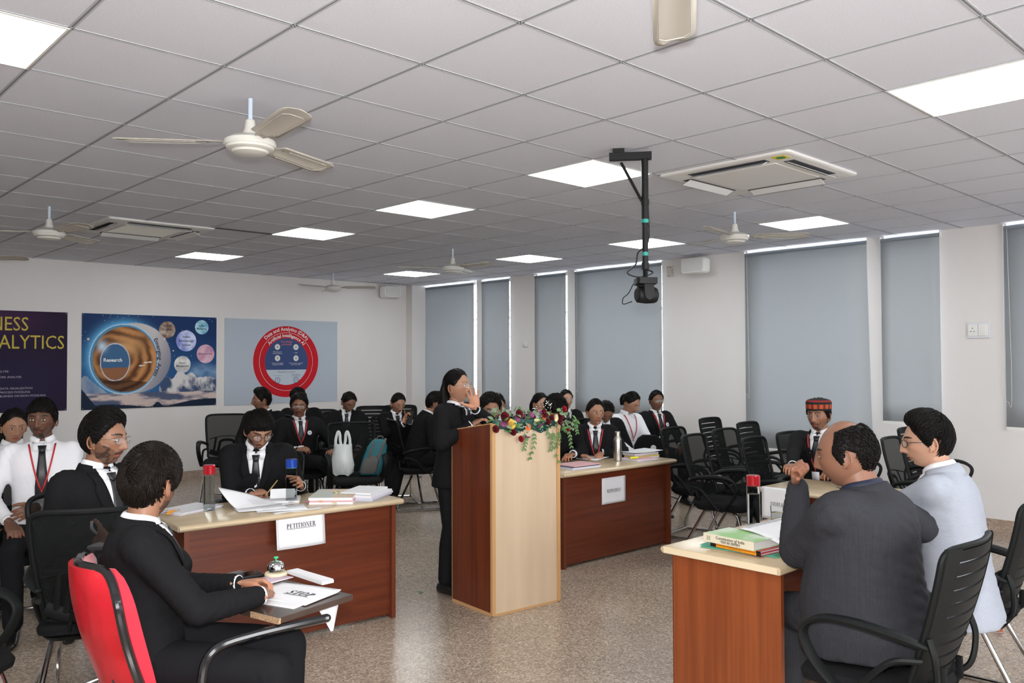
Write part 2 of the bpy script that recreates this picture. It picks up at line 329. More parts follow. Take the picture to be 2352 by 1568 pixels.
for y1, y0, zb, l in BL:
    xx = X1-.035; t = thing('roller_blind', l, 'window blind', (xx, (y0+y1)/2, 0), 0, 'grey roller blinds on the window wall')
    w = y1-y0; zt = 2.79
    f = MB(); n = 9; P = []
    for i in range(n+1):
        z = zb+(zt-zb)*i/n; P.append([(.004*math.sin(i*.9+y1)*(1-i/n), -w/2+w*j/6+(-.045*(1-i/n)**1.3 if w > 1.35 and y1 < 3 and j == 0 else 0), z) for j in range(7)])
    f.grid(P); o = put('blind_fabric', f, M_blind, t); so = o.modifiers.new('s', 'SOLIDIFY'); so.thickness = .0012
    put('roller', MB().tube([(.008, -w/2, zt+.012), (.008, w/2, zt+.012)], .02, 12), mat('roller_grey', (.20, .23, .26), .6), t)
    put('bottom_bar', MB().box((0, 0, zb-.012), (.014, w-.01 if not (w > 1.35 and y1 < 3) else w, .028)), M_white, t, smooth=False)
    for s in (-1, 1): put('bracket', MB().box((.012, s*(w/2+.006), zt+.02), (.04, .006, .055)), M_white, t, smooth=False)
    if w > 1.3 or y1 < 0: put('pull_cord', MB().tube(spline([(-.012, (w/2+.004), zt), (-.012, w/2+.01, 1.9), (-.012, w/2+.01, 1.3), (-.012, w/2-.02, 1.2), (-.012, w/2-.05, 1.3), (-.012, w/2-.03, zt)], 5), .0018, 5), M_white, t)
# sockets
def socket(x, y, z, nx, label, w=.15, h=.12):
    t = thing('wall_socket', label, 'socket', (x, y, z), 0, 'white wall sockets on the piers')
    put('back_plate', MB().box((-.008, 0, 0), (.012, w, h)), mat('socket_box', (.62, .62, .66), .5), t, smooth=False, bevel=.003)
    for s in (-1, 1): put('socket_face', MB().box((-.018, s*w*.23, 0), (.008, w*.4, h*.72)), M_white, t, smooth=False, bevel=.003)
    f = MB()
    for a, b in ((0, .018), (-.014, -.012), (.014, -.012)): f.tube([(-.021, w*.23+a, b), (-.0235, w*.23+a, b)], .005, 8)
    put('pin_hole', f, M_dark, t); put('switch_rocker', MB().box((-.024, -w*.23, 0), (.005, w*.2, h*.4)), M_white, t, smooth=False, bevel=.002)
socket(X1, 5.97, 1.837, -1, 'small white socket on the pier behind the lectern', .11, .085)
socket(X1, -.13, 1.867, -1, 'white double socket on the pier near the right edge', .20, .15)
# wall speakers
def wspk(loc, rot, label):
    t = thing('wall_speaker', label, 'speaker', loc, rot, 'white wall speakers under the ceiling')
    f = MB(); f.loft([[(x*k, yy, z*k2) for x, z in rnd_rect(.34, .20, .05)] for yy, k, k2 in ((.0, .8, .85), (-.04, 1, 1), (-.12, 1, .98), (-.16, .92, .85))]); put('body', f, M_white, t)
    f = MB(); f.loft([[(x, yy, z) for x, z in rnd_rect(.28, .15, .04)] for yy in (-.160, -.166)]); put('grille', f, mat('speaker_grille', (.6, .6, .58), .7, bump=((500, 500, 500), .5, .002)), t)
    put('bracket', MB().box((0, .03, .02), (.06, .09, .05)).box((0, .066, .02), (.12, .012, .1)), M_white, t, smooth=False)
wspk((7.60, 2.90, 2.72), R(-90), 'white wall speaker on the pier right of the hanging camera')
wspk((6.93, 8.405, 2.71), 0, 'white wall speaker high in the corner above the poster wall')
f = MB().box((X1-.006, 3.38, 2.70), (.012, .1, .14)); put('trim_4', f, mat('rusty_plate', (.55, .50, .45), .6, var=((30, 30, 30), (.25, .10, .05), .55, .7)), smooth=False, kind='structure')

# ceiling fans
M_fan = mat('fan_enamel', (.50, .47, .41), .35)
M_fanw = mat('fan_enamel_light', (.62, .61, .56), .3)
def make_fan(label, blade_ang, drop=.24):
    t = thing('ceiling_fan', label, 'ceiling fan', (0, 0, H), 0, 'cream ceiling fans')
    put('down_rod', MB().tube([(0, 0, 0), (0, 0, -.13)], .011, 10), mat('rod_paint', (.50, .58, .68), .4), t)
    put('canopy', MB().lathe([(.012, -.10), (.022, -.105), (.028, -.15), (.04, -.175), (.012, -.18)]), M_fanw, t)
    put('motor', MB().lathe([(.03, -.17), (.085, -.185), (.118, -.205), (.122, -.222), (.116, -.232), (.112, -.232), (.108, -.243), (.09, -.252), (.086, -.252), (.08, -.262), (.055, -.270), (.02, -.273)], seg=36), M_fanw, t)
    for k in range(3):
        a = blade_ang+k*2*PI/3; f = MB(); M = rz(a)
        P = []
        for i, (rr, w0, w1) in enumerate(((.12, -.02, .02), (.17, -.03, .03), (.19, -.062, .062), (.55, -.068, .068), (.585, -.064, .064), (.608, -.050, .052), (.620, -.030, .034))):
            row = []
            for j in range(7):
                u = j/6; yy = w0+(w1-w0)*u; row.append(M@Vector((rr, yy, -.208-(yy)*.2+.004*math.cos((u-.5)*5))))
            P.append(row)
        f.grid(P); o = put('blade', f, M_fan, t); s = o.modifiers.new('s', 'SOLIDIFY'); s.thickness = .002
        g = MB()
        for rr, yy in ((.15, 0), (.205, .03), (.205, -.03)): put('rivet', MB().ell(M@Vector((rr, yy, -.213-yy*.2)), (.005, .005, .003), 8, 4), M_chrome, o)
        put('rib', MB().tube([M@Vector((.24, -.045, -.2105)), M@Vector((.54, -.05, -.2105)), M@Vector((.565, -.03, -.214)), M@Vector((.565, .03, -.222)), M@Vector((.54, .05, -.2255)), M@Vector((.24, .045, -.2235))], .0018, 5), M_fan, o)
    return t
FAN = [(.888, .938, 'cream ceiling fan nearest in full view, above the seated men'), (.988, 4.66, 'cream ceiling fan left of the left air conditioner'), (5.303, 1.013, 'cream ceiling fan on a blue rod right of the camera pole'),
 (5.036, 4.442, 'cream ceiling fan between two far light panels'), (5.40, 7.55, 'farthest cream ceiling fan beside the corner speaker'), (.83, 7.05, 'cream ceiling fan mostly beyond the left edge, two blades showing'), (.826, -1.555, 'cream ceiling fan above the top edge, one blade tip showing')]
fang = [-43.6+187, -43.6+180, -43.6+0, -43.6+60, -43.6-5, -43.6+10, 46.4+180]
fang = [143, 160, -48, 30, -50, -38, 215]
fang[6] = 35.3
for i, (x, y, l) in enumerate(FAN):
    t = make_fan(l, R(fang[i])); t.location = (x, y, H)

# cassette air conditioners
def cassette(x, y, rot, label, grille):
    t = thing('air_conditioner', label, 'air conditioner', (x, y, H), rot, 'ceiling cassette air conditioners'); t.scale = (1, 1, .6)
    f = MB(); f.loft([[(a, b, z) for a, b in rnd_rect(.95*k, .95*k, .03)] for z, k in ((-.001, 1), (-.022, 1), (-.03, .985), (-.034, .95))]); put('panel', f, M_white, t)
    if grille:
        f = MB().box((0, 0, -.038), (.56, .56, .008)); 
        for i in range(20): f.box((0, -.26+i*.0274, -.044), (.52, .008, .006))
        put('grille', f, mat('ac_grille', (.62, .60, .54), .5), t, smooth=False)
    else: put('grille', MB().box((0, 0, -.040), (.58, .58, .012)), M_white, t, smooth=False, bevel=.004)
    for k in range(4):
        M = rz(k*PI/2); f = MB().box(M@Vector((0, .375, -.036)), (.56, .07, .006) if k % 2 == 0 else (.07, .56, .006)); s = put('air_slot', f, M_dark, t, smooth=False)
        Rr = M@Matrix.Rotation(R(-38), 4, 'X'); f = MB().box(M@Vector((0, .385, -.062)), (.54, .075, .005), rot=Rr); put('louver', f, mat('louver', (.70, .70, .70), .35), t, smooth=False)
    return t
ac = cassette(4.14, .12, 0, 'white ceiling air conditioner with a yellow and green sticker, right of the camera pole', False)
f = MB().box((-.39, -.38, -.0365), (.09, .09, .003)); f.lathe([(.03, -.0385), (.03, -.0395)], (-.39, -.38, 0), 20, m=1); put('sticker', f, [mat('sticker_yellow', (.75, .62, .05), .5), mat('sticker_green', (.03, .22, .07), .5)], ac, smooth=False)
cassette(1.97, 5.28, 0, 'white ceiling air conditioner with a slatted grille, upper left', True)

# hanging PTZ camera on its bracket
t = thing('hanging_camera', 'black swivel camera on a ceiling pole with green tape', 'camera', (3.03, .225, 0), 0)
px, py = 0, 0
f = MB().tube([(0, 0, 2.79), (0, 0, 2.40)], .021, 14).tube([(0, 0, 2.52), (0, 0, 2.135)], .0175, 14); f.tube([(0, 0, 2.515), (0, 0, 2.545)], .025, 14).tube([(0, 0, 2.17), (0, 0, 2.13)], .022, 14); put('pole', f, M_black, t)
a0 = Vector((-.095, .12, 0)); f = MB(); 
ang = math.atan2(a0.y, a0.x); f.box((a0.x*.55, a0.y*.55, 2.805), (.25, .05, .042), rot=rz(ang)); f.box((a0.x, a0.y, 2.838), (.07, .06, .024), rot=rz(ang)); f.tube([a0+Vector((.01, -.01, 2.77)), (0, 0, 2.50)], .009, 8); put('bracket_arm', f, M_black, t, smooth=False)
for z in (2.405, 2.21): put('tape', MB().tube([(0, 0, z), (0, 0, z+.022)], .0185 if z < 2.4 else .0218, 14, cap=False), mat('green_tape', (.02, .30, .24), .4), t)
Mc = rz(R(46.4)); nrm = (Mc@Vector((0, -1, 0)))
f = MB().box(Vector((-.05, .065, 2.80))+Mc@Vector((.0, -.037, 0)), (.08, .002, .03), rot=rz(ang)); put('sticker', f, M_white, t, smooth=False)
f = MB(); f.loft([[Mc@Vector((a, b, z)) for a, b in rnd_rect(.175, .12, .02)] for z in (2.04, 2.045, 2.07, 2.075)]); f.box((0, 0, 2.105), (.02, .02, .07)); put('mount_plate', f, M_black, t)
Mh = rz(R(-118)); f = MB()
for s in (-1, 1): f.loft([[Mh@Vector((s*.046+dx, b, z)) for b, z in [(-.03, 2.04), (.03, 2.04), (.03, 1.985), (.022, 1.957), (0, 1.945), (-.022, 1.957), (-.03, 1.985)]] for dx in (-.009, .009)])
put('yoke', f, M_black, t)
hd = put('camera_head', MB().loft([[Mh@Vector((a, y_, 1.978+b)) for a, b in rnd_rect(.088*k, .098*k, .042*k)] for y_, k in ((-.06, .7), (-.05, .95), (0, 1.05), (.05, 1), (.066, .88))]), M_black, t)
put('lens', MB().lathe([(.026, 0), (.028, .012), (.020, .012), (.018, .006)], Mh@Vector((0, .062, 1.978)), 18, M=(Mh@Matrix.Rotation(-PI/2, 4, 'X'))), mat('lens_glass', (.01, .012, .02), .06), hd)
put('cable', MB().tube(spline([(.02, .02, 2.75), (.035, .01, 2.6), (.03, .0, 2.5), (.03, 0, 2.3), (-.03, .03, 2.23), (-.04, .04, 2.16), (-.07, .08, 2.11), (-.02, .03, 2.085), (.03, -.03, 2.11), (0, 0, 2.13)], 6), .0045, 6).tube(spline([(-.05, .05, 2.045), (-.06, .08, 1.99), (-.085, .10, 1.96), (-.085, .10, 1.925), (-.05, .06, 1.94)], 6), .003, 6), M_black, t)
# ============================================================ posters on the left wall
M_print = mat('printed_vinyl', (1, 1, 1), .5, attr=True, spec=.15)
def vnoise(x, y, seed=0, oct=5, s=4):
    r = np.random.default_rng(seed); out = np.zeros_like(x); amp = 1; tot = 0
    for o in range(oct):
        g = r.random((64, 64)); n = s*2**o; a = (x*n) % 63; b = (y*n) % 63; i = a.astype(int); j = b.astype(int); fa = a-i; fb = b-j; fa = fa*fa*(3-2*fa); fb = fb*fb*(3-2*fb)
        out += amp*((g[i, j]*(1-fa)+g[(i+1) % 64, j]*fa)*(1-fb)+(g[i, (j+1) % 64]*(1-fa)+g[(i+1) % 64, (j+1) % 64]*fa)*fb); tot += amp; amp *= .55
    return out/tot
class Poster:
    """u to the right 0..w, v up 0..h on the wall face; layer k lifts by .0004"""
    def __init__(s, x0, z0, w, h): s.x0, s.z0, s.w, s.h = x0, z0, w, h; s.mb = MB(); s.k = 1; s.mb.box((x0+w/2, Y1-.004, z0+h/2), (w, .006, h), col=(.5, .5, .55))
    def pt(s, u, v, k=None):
        k = s.k if k is None else k; return np.c_[s.x0+np.asarray(u, float), np.full(np.size(u), Y1-.0075-.0004*k), s.z0+np.asarray(v, float)]
    def poly(s, uv, col): s.k += 1; uv = np.array(uv, float); s.mb.add(s.pt(uv[:, 0], uv[:, 1]), [tuple(range(len(uv)))], col=col)
    def disc(s, u, v, ru, rv, col, n=56, a0=0, a1=360): s.poly([(u+ru*math.cos(R(a0+(a1-a0)*i/n)), v+rv*math.sin(R(a0+(a1-a0)*i/n))) for i in range(n+(a1-a0 < 360))], col)
    def text(s, body, u, v, size, col, align='CENTER', sx=1, fn=None, spacing=1, bold=0, rot=0, lift=1):
        if lift: s.k += 1
        V, F = sans(body, size, align, spacing, bold); x, y = V[:, 0]*sx, V[:, 1]
        if fn: x, y = fn(x, y)
        else:
            a = R(rot); x, y = x*math.cos(a)-y*math.sin(a)+u, x*math.sin(a)+y*math.cos(a)+v
        s.mb.add(s.pt(x, y), F, col=col)
    def raster(s, nx, ny, fn):
        s.k += 1; U, V = np.meshgrid(np.linspace(0, 1, nx), np.linspace(0, 1, ny)); C = fn(U, V); P = s.pt((U*s.w).ravel(), (V*s.h).ravel()).reshape(ny, nx, 3); s.mb.grid(P, col=C.reshape(-1, 3))
    def done(s, label):
        for cu in (.015, s.w/2, s.w-.015):
            for cv in (.015, s.h-.015): s.disc(cu, cv, .005, .005, (.4, .4, .4), 10)
        return put('wall_poster', s.mb, M_print, smooth=False, color=True, label=label, cat='poster', group='printed posters on the left wall')
def mixc(a, b, t): t = np.clip(t, 0, 1)[..., None]; return a*(1-t)+np.array(b)*t
# dark poster cut off by the frame
P = Poster(.37, .995, 1.825, 1.21)
def bg1(U, V):
    C = np.tile(np.array([.017, .008, .028]), U.shape+(1,)); C = mixc(C, (.06, .02, .07), np.exp(-((U-.6)**2/.06+(V-.92)**2/.02))*.8); C = mixc(C, (.02, .02, .07), np.exp(-((U-.7)**2/.08+(V-.25)**2/.1))*.5); return C
P.raster(40, 30, bg1)
YL = (.55, .43, .07)
P.text('ANALYTICS', 1.795, .83, .235, YL, 'RIGHT', sx=.80); P.text('BUSINESS', 1.40, 1.045, .235, YL, 'RIGHT', sx=.80)
LG = (.45, .42, .5)
for t_, u_, v_ in (('STATISTICAL ANALYSIS', 1.19, .487), ('OPTIMIZATION', 1.105, .455), ('SOCIAL NETWORK ANALYSIS', 1.325, .42)): P.text(t_, u_, v_, .034, LG, 'RIGHT')
P.poly([(.85, .10), (1.07, .10), (1.07, .29), (.85, .29)], (.50, .01, .02))
for t_, v_ in (('DATA VISUALIZATION', .285), ('PROCESS MODELING', .24), ('BUSINESS DECISION MODELING', .195)): P.text(t_, 1.10, v_, .034, LG, 'LEFT')
P.done('dark purple poster with yellow lettering, cut off by the left edge')
# space poster
P = Poster(2.36, .99, 1.74, 1.215)
def bg2(U, V):
    X, Y = U*1.74, V*1.215
    C = np.tile(np.array([.012, .035, .12]), U.shape+(1,)); C = mixc(C, (.03, .12, .30), (1-V)*1.3-.25); n = vnoise(U, V, 3, 5, 3)
    C = mixc(C, (.25, .40, .60), np.clip((n-.52)*5, 0, 1)*np.clip(1-abs(V-.38)/.13, 0, 1))
    r = np.hypot(X-.53, Y-.66); C = mixc(C, (.12, .45, .80), np.exp(-((r-.44).clip(0)/.05)**1.2)*.9)
    st = (np.random.default_rng(5).random(U.shape) > .9985)&(V > .45); C[st] = (.7, .8, .9)
    # mountain ridge on the right
    rid = .40-.9*np.abs(U-.735)**1.1-.03*np.sin(U*60)-.10*(vnoise(U, U*0+.3, 9, 5, 9)-.5); rid = np.maximum(rid, .33-.35*np.abs(U-.93)+.06*(vnoise(U, U*0+.7, 4, 4, 14)-.5))
    m = (V < rid)&(U > .55); sh = vnoise(U*1.5, V*.7+U*.6, 11, 5, 9); mc = mixc(np.tile(np.array([.05, .08, .16]), U.shape+(1,)), (.62, .60, .60), (sh-.42)*6); C[m] = mc[m]
    rid2 = .36-1.2*np.abs(U-.02)+.1*(vnoise(U, U*0+.2, 21, 4, 12)-.5); m = (V < rid2)&(U < .2); C[m] = mixc(C, (.35, .40, .48), sh+.1)[m]
    # ground
    g = .155+.02*vnoise(U, U*0, 6, 4, 8); m = V < g; t = vnoise(U, V*3, 8, 5, 6); gc = mixc(np.tile(np.array([.08, .10, .17]), U.shape+(1,)), (.60, .48, .45), (t-.42)*5); C[m] = gc[m]
    ledge = (.22-1.9*U)*1.0; ledge = np.maximum(ledge, .03+.02*np.sin(U*9)+.05*np.exp(-((U-.54)/.03)**2)+.10*np.clip(U-.62, 0, 1)); m = V < ledge; C[m] = (.012, .022, .045)
    # white outer shell
    sh2 = ((X-.655)/.455)**2+((Y-.655)/.455)**2 < 1; t = vnoise(U, V, 2, 3, 3); s2 = mixc(np.tile(np.array([.55, .52, .52]), U.shape+(1,)), (.16, .16, .22), (X-.75)*2.2+(.5-Y)*.9+t*.25); C[sh2] = s2[sh2]
    ring = ((X-.515)/.43)**2+((Y-.64)/.455)**2; C[ring < 1] = (.40, .62, .80); C[ring < .94] = (.10, .25, .40)
    gl = ((X-.525)/.395)**2+((Y-.635)/.42)**2; m = gl < 1
    nn = vnoise(U*1.2, V, 31, 5, 5); sw = .5+.5*np.sin(np.hypot(X-.40, (Y-.60)*1.2)*42+nn*7)
    gc = mixc(np.tile(np.array([.06, .02, .012]), U.shape+(1,)), (.55, .25, .09), nn*1.2*sw+.1); gc = mixc(gc, (.70, .38, .16), np.exp(-((X-.55)**2/.025+(Y-.80)**2/.012))*.8)
    inner = ((X-.40)/.165)**2+((Y-.60)/.22)**2; gc[inner < 1.25] = (.55, .55, .6); gc[inner < 1.1] = (.05, .13, .26); low = (inner < 1.1)&(Y < .50+.05*nn); gc[low] = (.28, .12, .06)
    st = (np.abs(Y-(.50+.10*(X-.55)+.035*np.round(nn*8-4))) < .008)&(X > .56)&(X < .86); gc[st] = (.75, .68, .62)
    dk = Y < .42-.1*nn; gc[dk] = mixc(gc, (.03, .012, .01), np.full(U.shape, .75))[dk]
    gc = mixc(gc, (.55, .75, .9), np.exp(-((X-.24)**2/.003+(Y-.80)**2/.004))*.9); C[m] = gc[m]
    return C
P.raster(300, 210, bg2)
def planet(cx, cy, r, c1, c2, lines, ts, seed, col=(.03, .03, .05)):
    n = 28; P.k += 1; rr = np.linspace(0, 1, 12); an = np.linspace(0, 2*PI, 40); A, B = np.meshgrid(an, rr); uu = cx+r*B*np.cos(A); vv = cy+r*1.03*B*np.sin(A)
    t = vnoise(B*np.cos(A)*.5+.5, B*np.sin(A)*.5+.5, seed, 4, 3); C = mixc(np.tile(np.array(c1), t.shape+(1,)), c2, (t-.35)*2.5)
    P.mb.grid(P.pt(uu.ravel(), vv.ravel()).reshape(12, 40, 3)[:, ::-1], col=C[:, ::-1].reshape(-1, 3)); P.k += 1
    for i, l in enumerate(lines): P.text(l, cx, cy+((len(lines)-1)/2-i)*ts*1.25+(.03 if seed == 41 else 0), ts, col, bold=.0006, lift=0)
planet(1.06, 1.03, .108, (.20, .12, .08), (.62, .52, .45), ['Green', 'Finance'], .042, 41)
planet(1.53, 1.075, .095, (.16, .42, .58), (.55, .78, .85), ['Cyber', 'Marketing'], .034, 42)
planet(1.315, .885, .138, (.22, .26, .60), (.60, .66, .88), ['Indian', 'Knowledge', 'System'], .044, 43)
planet(1.585, .71, .125, (.50, .25, .36), (.72, .48, .58), ['Entrepreneurship'], .027, 44)
planet(1.265, .565, .112, (.45, .45, .45), (.75, .75, .73), ['Neuro', 'Management'], .033, 45)
for a, b, c in ((.075, .89, .016), (1.02, .905, .019), (1.14, .75, .01)): P.disc(a, b, c, c, (.55, .48, .44), 16)
P.text('Research', .37, .625, .062, (.75, .78, .8), bold=.002)
cc = (.55, .66); rad = .40
def arcf(x, y):
    a = R(52)-x/rad*1.0; return cc[0]+(rad+.0+y)*np.cos(a-.35), cc[1]+(rad+.0+y)*np.sin(a-.35)
P.text('Emerging  Areas', 0, 0, .078, (.02, .03, .08), fn=lambda x, y: ((.56+(.40+y)*np.cos(-x/.45)), (.66+(.46+y)*np.sin(-x/.45))), bold=.001)
P.done('blue space poster with a glass sphere and small planets')
# circle poster
P = Poster(4.22, .975, 1.82, 1.23)
P.poly([(0, 0), (1.82, 0), (1.82, 1.23), (0, 1.23)], (.42, .47, .54))
cu, cv = .955, .615; r1 = .53
RD = (.50, .012, .02)
P.disc(cu, cv, r1, r1*.99, RD, 80)
P.disc(cu, cv, .435, .431, (.7, .65, .68), 80); P.disc(cu, cv, .430, .426, RD, 80)
P.disc(cu, cv, .35, .345, (.48, .54, .62), 72); a = math.degrees(math.asin(.12/.345)); P.disc(cu, cv, .35, .345, (.045, .075, .19), 60, -a, 180+a)
def ringf(rr): return lambda x, y: (cu+(rr+y)*np.sin(x/rr), cv+(rr+y)*np.cos(x/rr))
P.text('Data and Analytics (D&A)', 0, 0, .074, (.75, .72, .72), fn=ringf(.480), bold=.0012)
P.text('Artificial Intelligence AI', 0, 0, .070, (.75, .72, .72), fn=ringf(.385), bold=.0012)
P.text('Knowledge\nprocesses', cu, cv+.275, .04, (.50, .14, .15), bold=.0006)
for (a, b, l) in ((-.15, .215, 'Marketing and\ncommunications'), (.15, .215, 'Legal'), (-.15, .05, 'Project and portfolio\nmanagement (PPM)'), (.15, .05, 'Environmental, social and\ngovernance (ESG)')):
    P.disc(cu+a, cv+b, .043, .043, (.68, .68, .66), 28); P.disc(cu+a, cv+b, .016, .02, (.16, .17, .2), 4); P.disc(cu+a, cv+b, .007, .009, (.68, .68, .66), 4)
    P.text(l, cu+a, cv+b-.083, .024 if len(l) < 30 else .022, (.50, .52, .56), bold=.0003)
P.text('Business processes', cu, cv-.15, .036, (.25, .27, .30))
for a, l in ((-.15, 'Procurement'), (.15, 'Sales enablement\n(Commercial)')):
    P.text(l, cu+a, cv-.205, .022, (.10, .11, .14)); P.disc(cu+a, cv-.275, .042, .042, (.06, .11, .22), 28); P.disc(cu+a, cv-.275, .034, .034, (.5, .56, .62), 28); P.disc(cu+a, cv-.275, .014, .014, (.12, .14, .2), 5); P.disc(cu+a, cv-.275, .007, .007, (.5, .56, .62), 5)
P.done('pale poster with a red ring diagram')

# ============================================================ desks and lectern
M_cream = wood_mat('cream_laminate', (.54, .43, .285), (.49, .38, .24), (1.5, 14, 14), .22)
M_creamv = wood_mat('cream_laminate_upright', (.60, .465, .325), (.53, .40, .27), (9, 9, .9), .4)
M_band = mat('cream_edge_band', (.66, .55, .38), .3)
M_red = wood_mat('mahogany_laminate', (.130, .029, .011), (.085, .018, .008), (1.4, 1.4, 42), .28)
M_redv = wood_mat('mahogany_laminate_upright', (.145, .032, .011), (.095, .019, .008), (42, 42, 1.2), .30)
M_redj = wood_mat('teak_laminate_upright', (.255, .066, .018), (.18, .042, .012), (42, 42, 1.2), .34)
M_trim = mat('light_wood_edging', (.52, .30, .13), .4)
def desk(label, cx, cy, rot, L=1.37, D=.60, mside=None):
    t = thing('office_desk', label, 'desk', (cx, cy, 0), rot); Ht = .735
    prof = [(-D/2+.012, Ht-.034), (-D/2+.002, Ht-.030), (-D/2-.006, Ht-.02), (-D/2-.006, Ht-.012), (-D/2+.004, Ht-.003), (-D/2+.02, Ht), (D/2-.01, Ht), (D/2, Ht-.006), (D/2, Ht-.028), (D/2-.006, Ht-.034)]
    f = MB(); f.loft([[(x, a, b) for a, b in prof] for x in (-L/2, L/2)]); put('desk_top', f, M_cream, t, bevel=.004)
    for s in (-1, 1): put('edge_band', MB().box((s*(L/2+.001), 0, Ht-.017), (.003, D-.03, .026)), M_band, t, smooth=False)
    for s in (-1, 1): put('side_panel', MB().box((s*(L/2-.05), .01, (Ht-.034)/2), (.025, D-.06, Ht-.034)), mside or M_redv, t, smooth=False, bevel=.001)
    put('modesty_panel', MB().box((0, -D/2+.075, (Ht-.034)/2+.01), (L-.125, .018, Ht-.054)), M_red, t, smooth=False)
    for s in (-1, 1): put('edge_trim', MB().box((s*(L/2-.05), -D/2+.038, (Ht-.034)/2), (.027, .003, Ht-.036)), mat('dark_edging', (.13, .03, .012), .3), t, smooth=False)
    return t
desk('cream topped brown desk with a PETITIONER sheet, left of the lectern', 1.503, 1.79, R(-4.0), 1.365)
desk('cream topped brown desk with a RESPONDENT sheet, right of the lectern', 4.41, 1.80, R(-1.5), 1.40)
desk('cream topped desk where the two judges sit, with books and bottle', 3.14, -.765, PI, 1.82, .60, M_redj)
desk('small desk behind the judges desk carrying the COURT OFFICER sheet', 4.46, -.36, R(-90), 1.02, .60)

# lectern
lx = frame((math.cos(R(-6)), math.sin(R(-6)), 0), (-math.sin(R(-6)), math.cos(R(-6)), 0), (0, 0, 1))
t = thing('lectern', 'tall wooden lectern with a cream front and red brown side', 'lectern', (2.862, 1.268, 0), R(-5.5))
LW, LD = .555, .43
side = [(-LD/2, .02), (LD/2, .02), (LD/2, 1.13), (-LD/2, 1.195)]
for s in (-1, 1):
    M = Matrix(((0, 0, 1, 0), (1, 0, 0, 0), (0, 1, 0, 0), (0, 0, 0, 1)))
    put('side_panel', MB().prism(side, s*(LW/2-.009)-.009, s*(LW/2-.009)+.009, M=M), M_redv, t, smooth=False)
    f = MB().box((s*(LW/2-.009), -LD/2-.010, .60), (.026, .022, 1.19)).box((s*(LW/2-.009), 0, .01), (.02, LD, .02)); f.prism([(-LD/2, 1.195), (LD/2, 1.13), (LD/2, 1.136), (-LD/2, 1.201)], s*(LW/2-.009)-.010, s*(LW/2-.009)+.010, M=M); f.box((s*(LW/2-.009), LD/2+.002, .575), (.02, .004, 1.11))
    put('edge_trim', f, M_trim, t, smooth=False)
put('front_panel', MB().box((0, -LD/2-.002, .60), (LW-.04, .018, 1.18)), M_creamv, t, smooth=False)
put('base_trim', MB().box((0, -LD/2-.006, .006), (LW-.04, .022, .012)), M_trim, t, smooth=False)
f = MB(); f.prism([(-LD/2, 1.155), (LD/2, 1.09), (LD/2, 1.108), (-LD/2, 1.173)], -LW/2+.02, LW/2-.02, M=Matrix(((0, 0, 1, 0), (1, 0, 0, 0), (0, 1, 0, 0), (0, 0, 0, 1)))); put('reading_top', f, M_cream, t, smooth=False)
put('shelf', MB().box((0, 0, .75), (LW-.04, LD-.03, .018)), M_creamv, t, smooth=False)
f = MB(); g = MB()
for i in range(3): f.box((-.05+.012*i, .03+.01*i, 1.163+.0035*i-.004), (.36, .26, .003), rot=Matrix.Rotation(R(-8.6+i*.6), 4, 'X')@rz(R(3*i-3)))
put('loose_papers', f, mat('paper_white', (.72, .72, .74), .6), None, smooth=False, label='papers lying on the slanted lectern top', cat='papers').matrix_world = t.matrix_basis

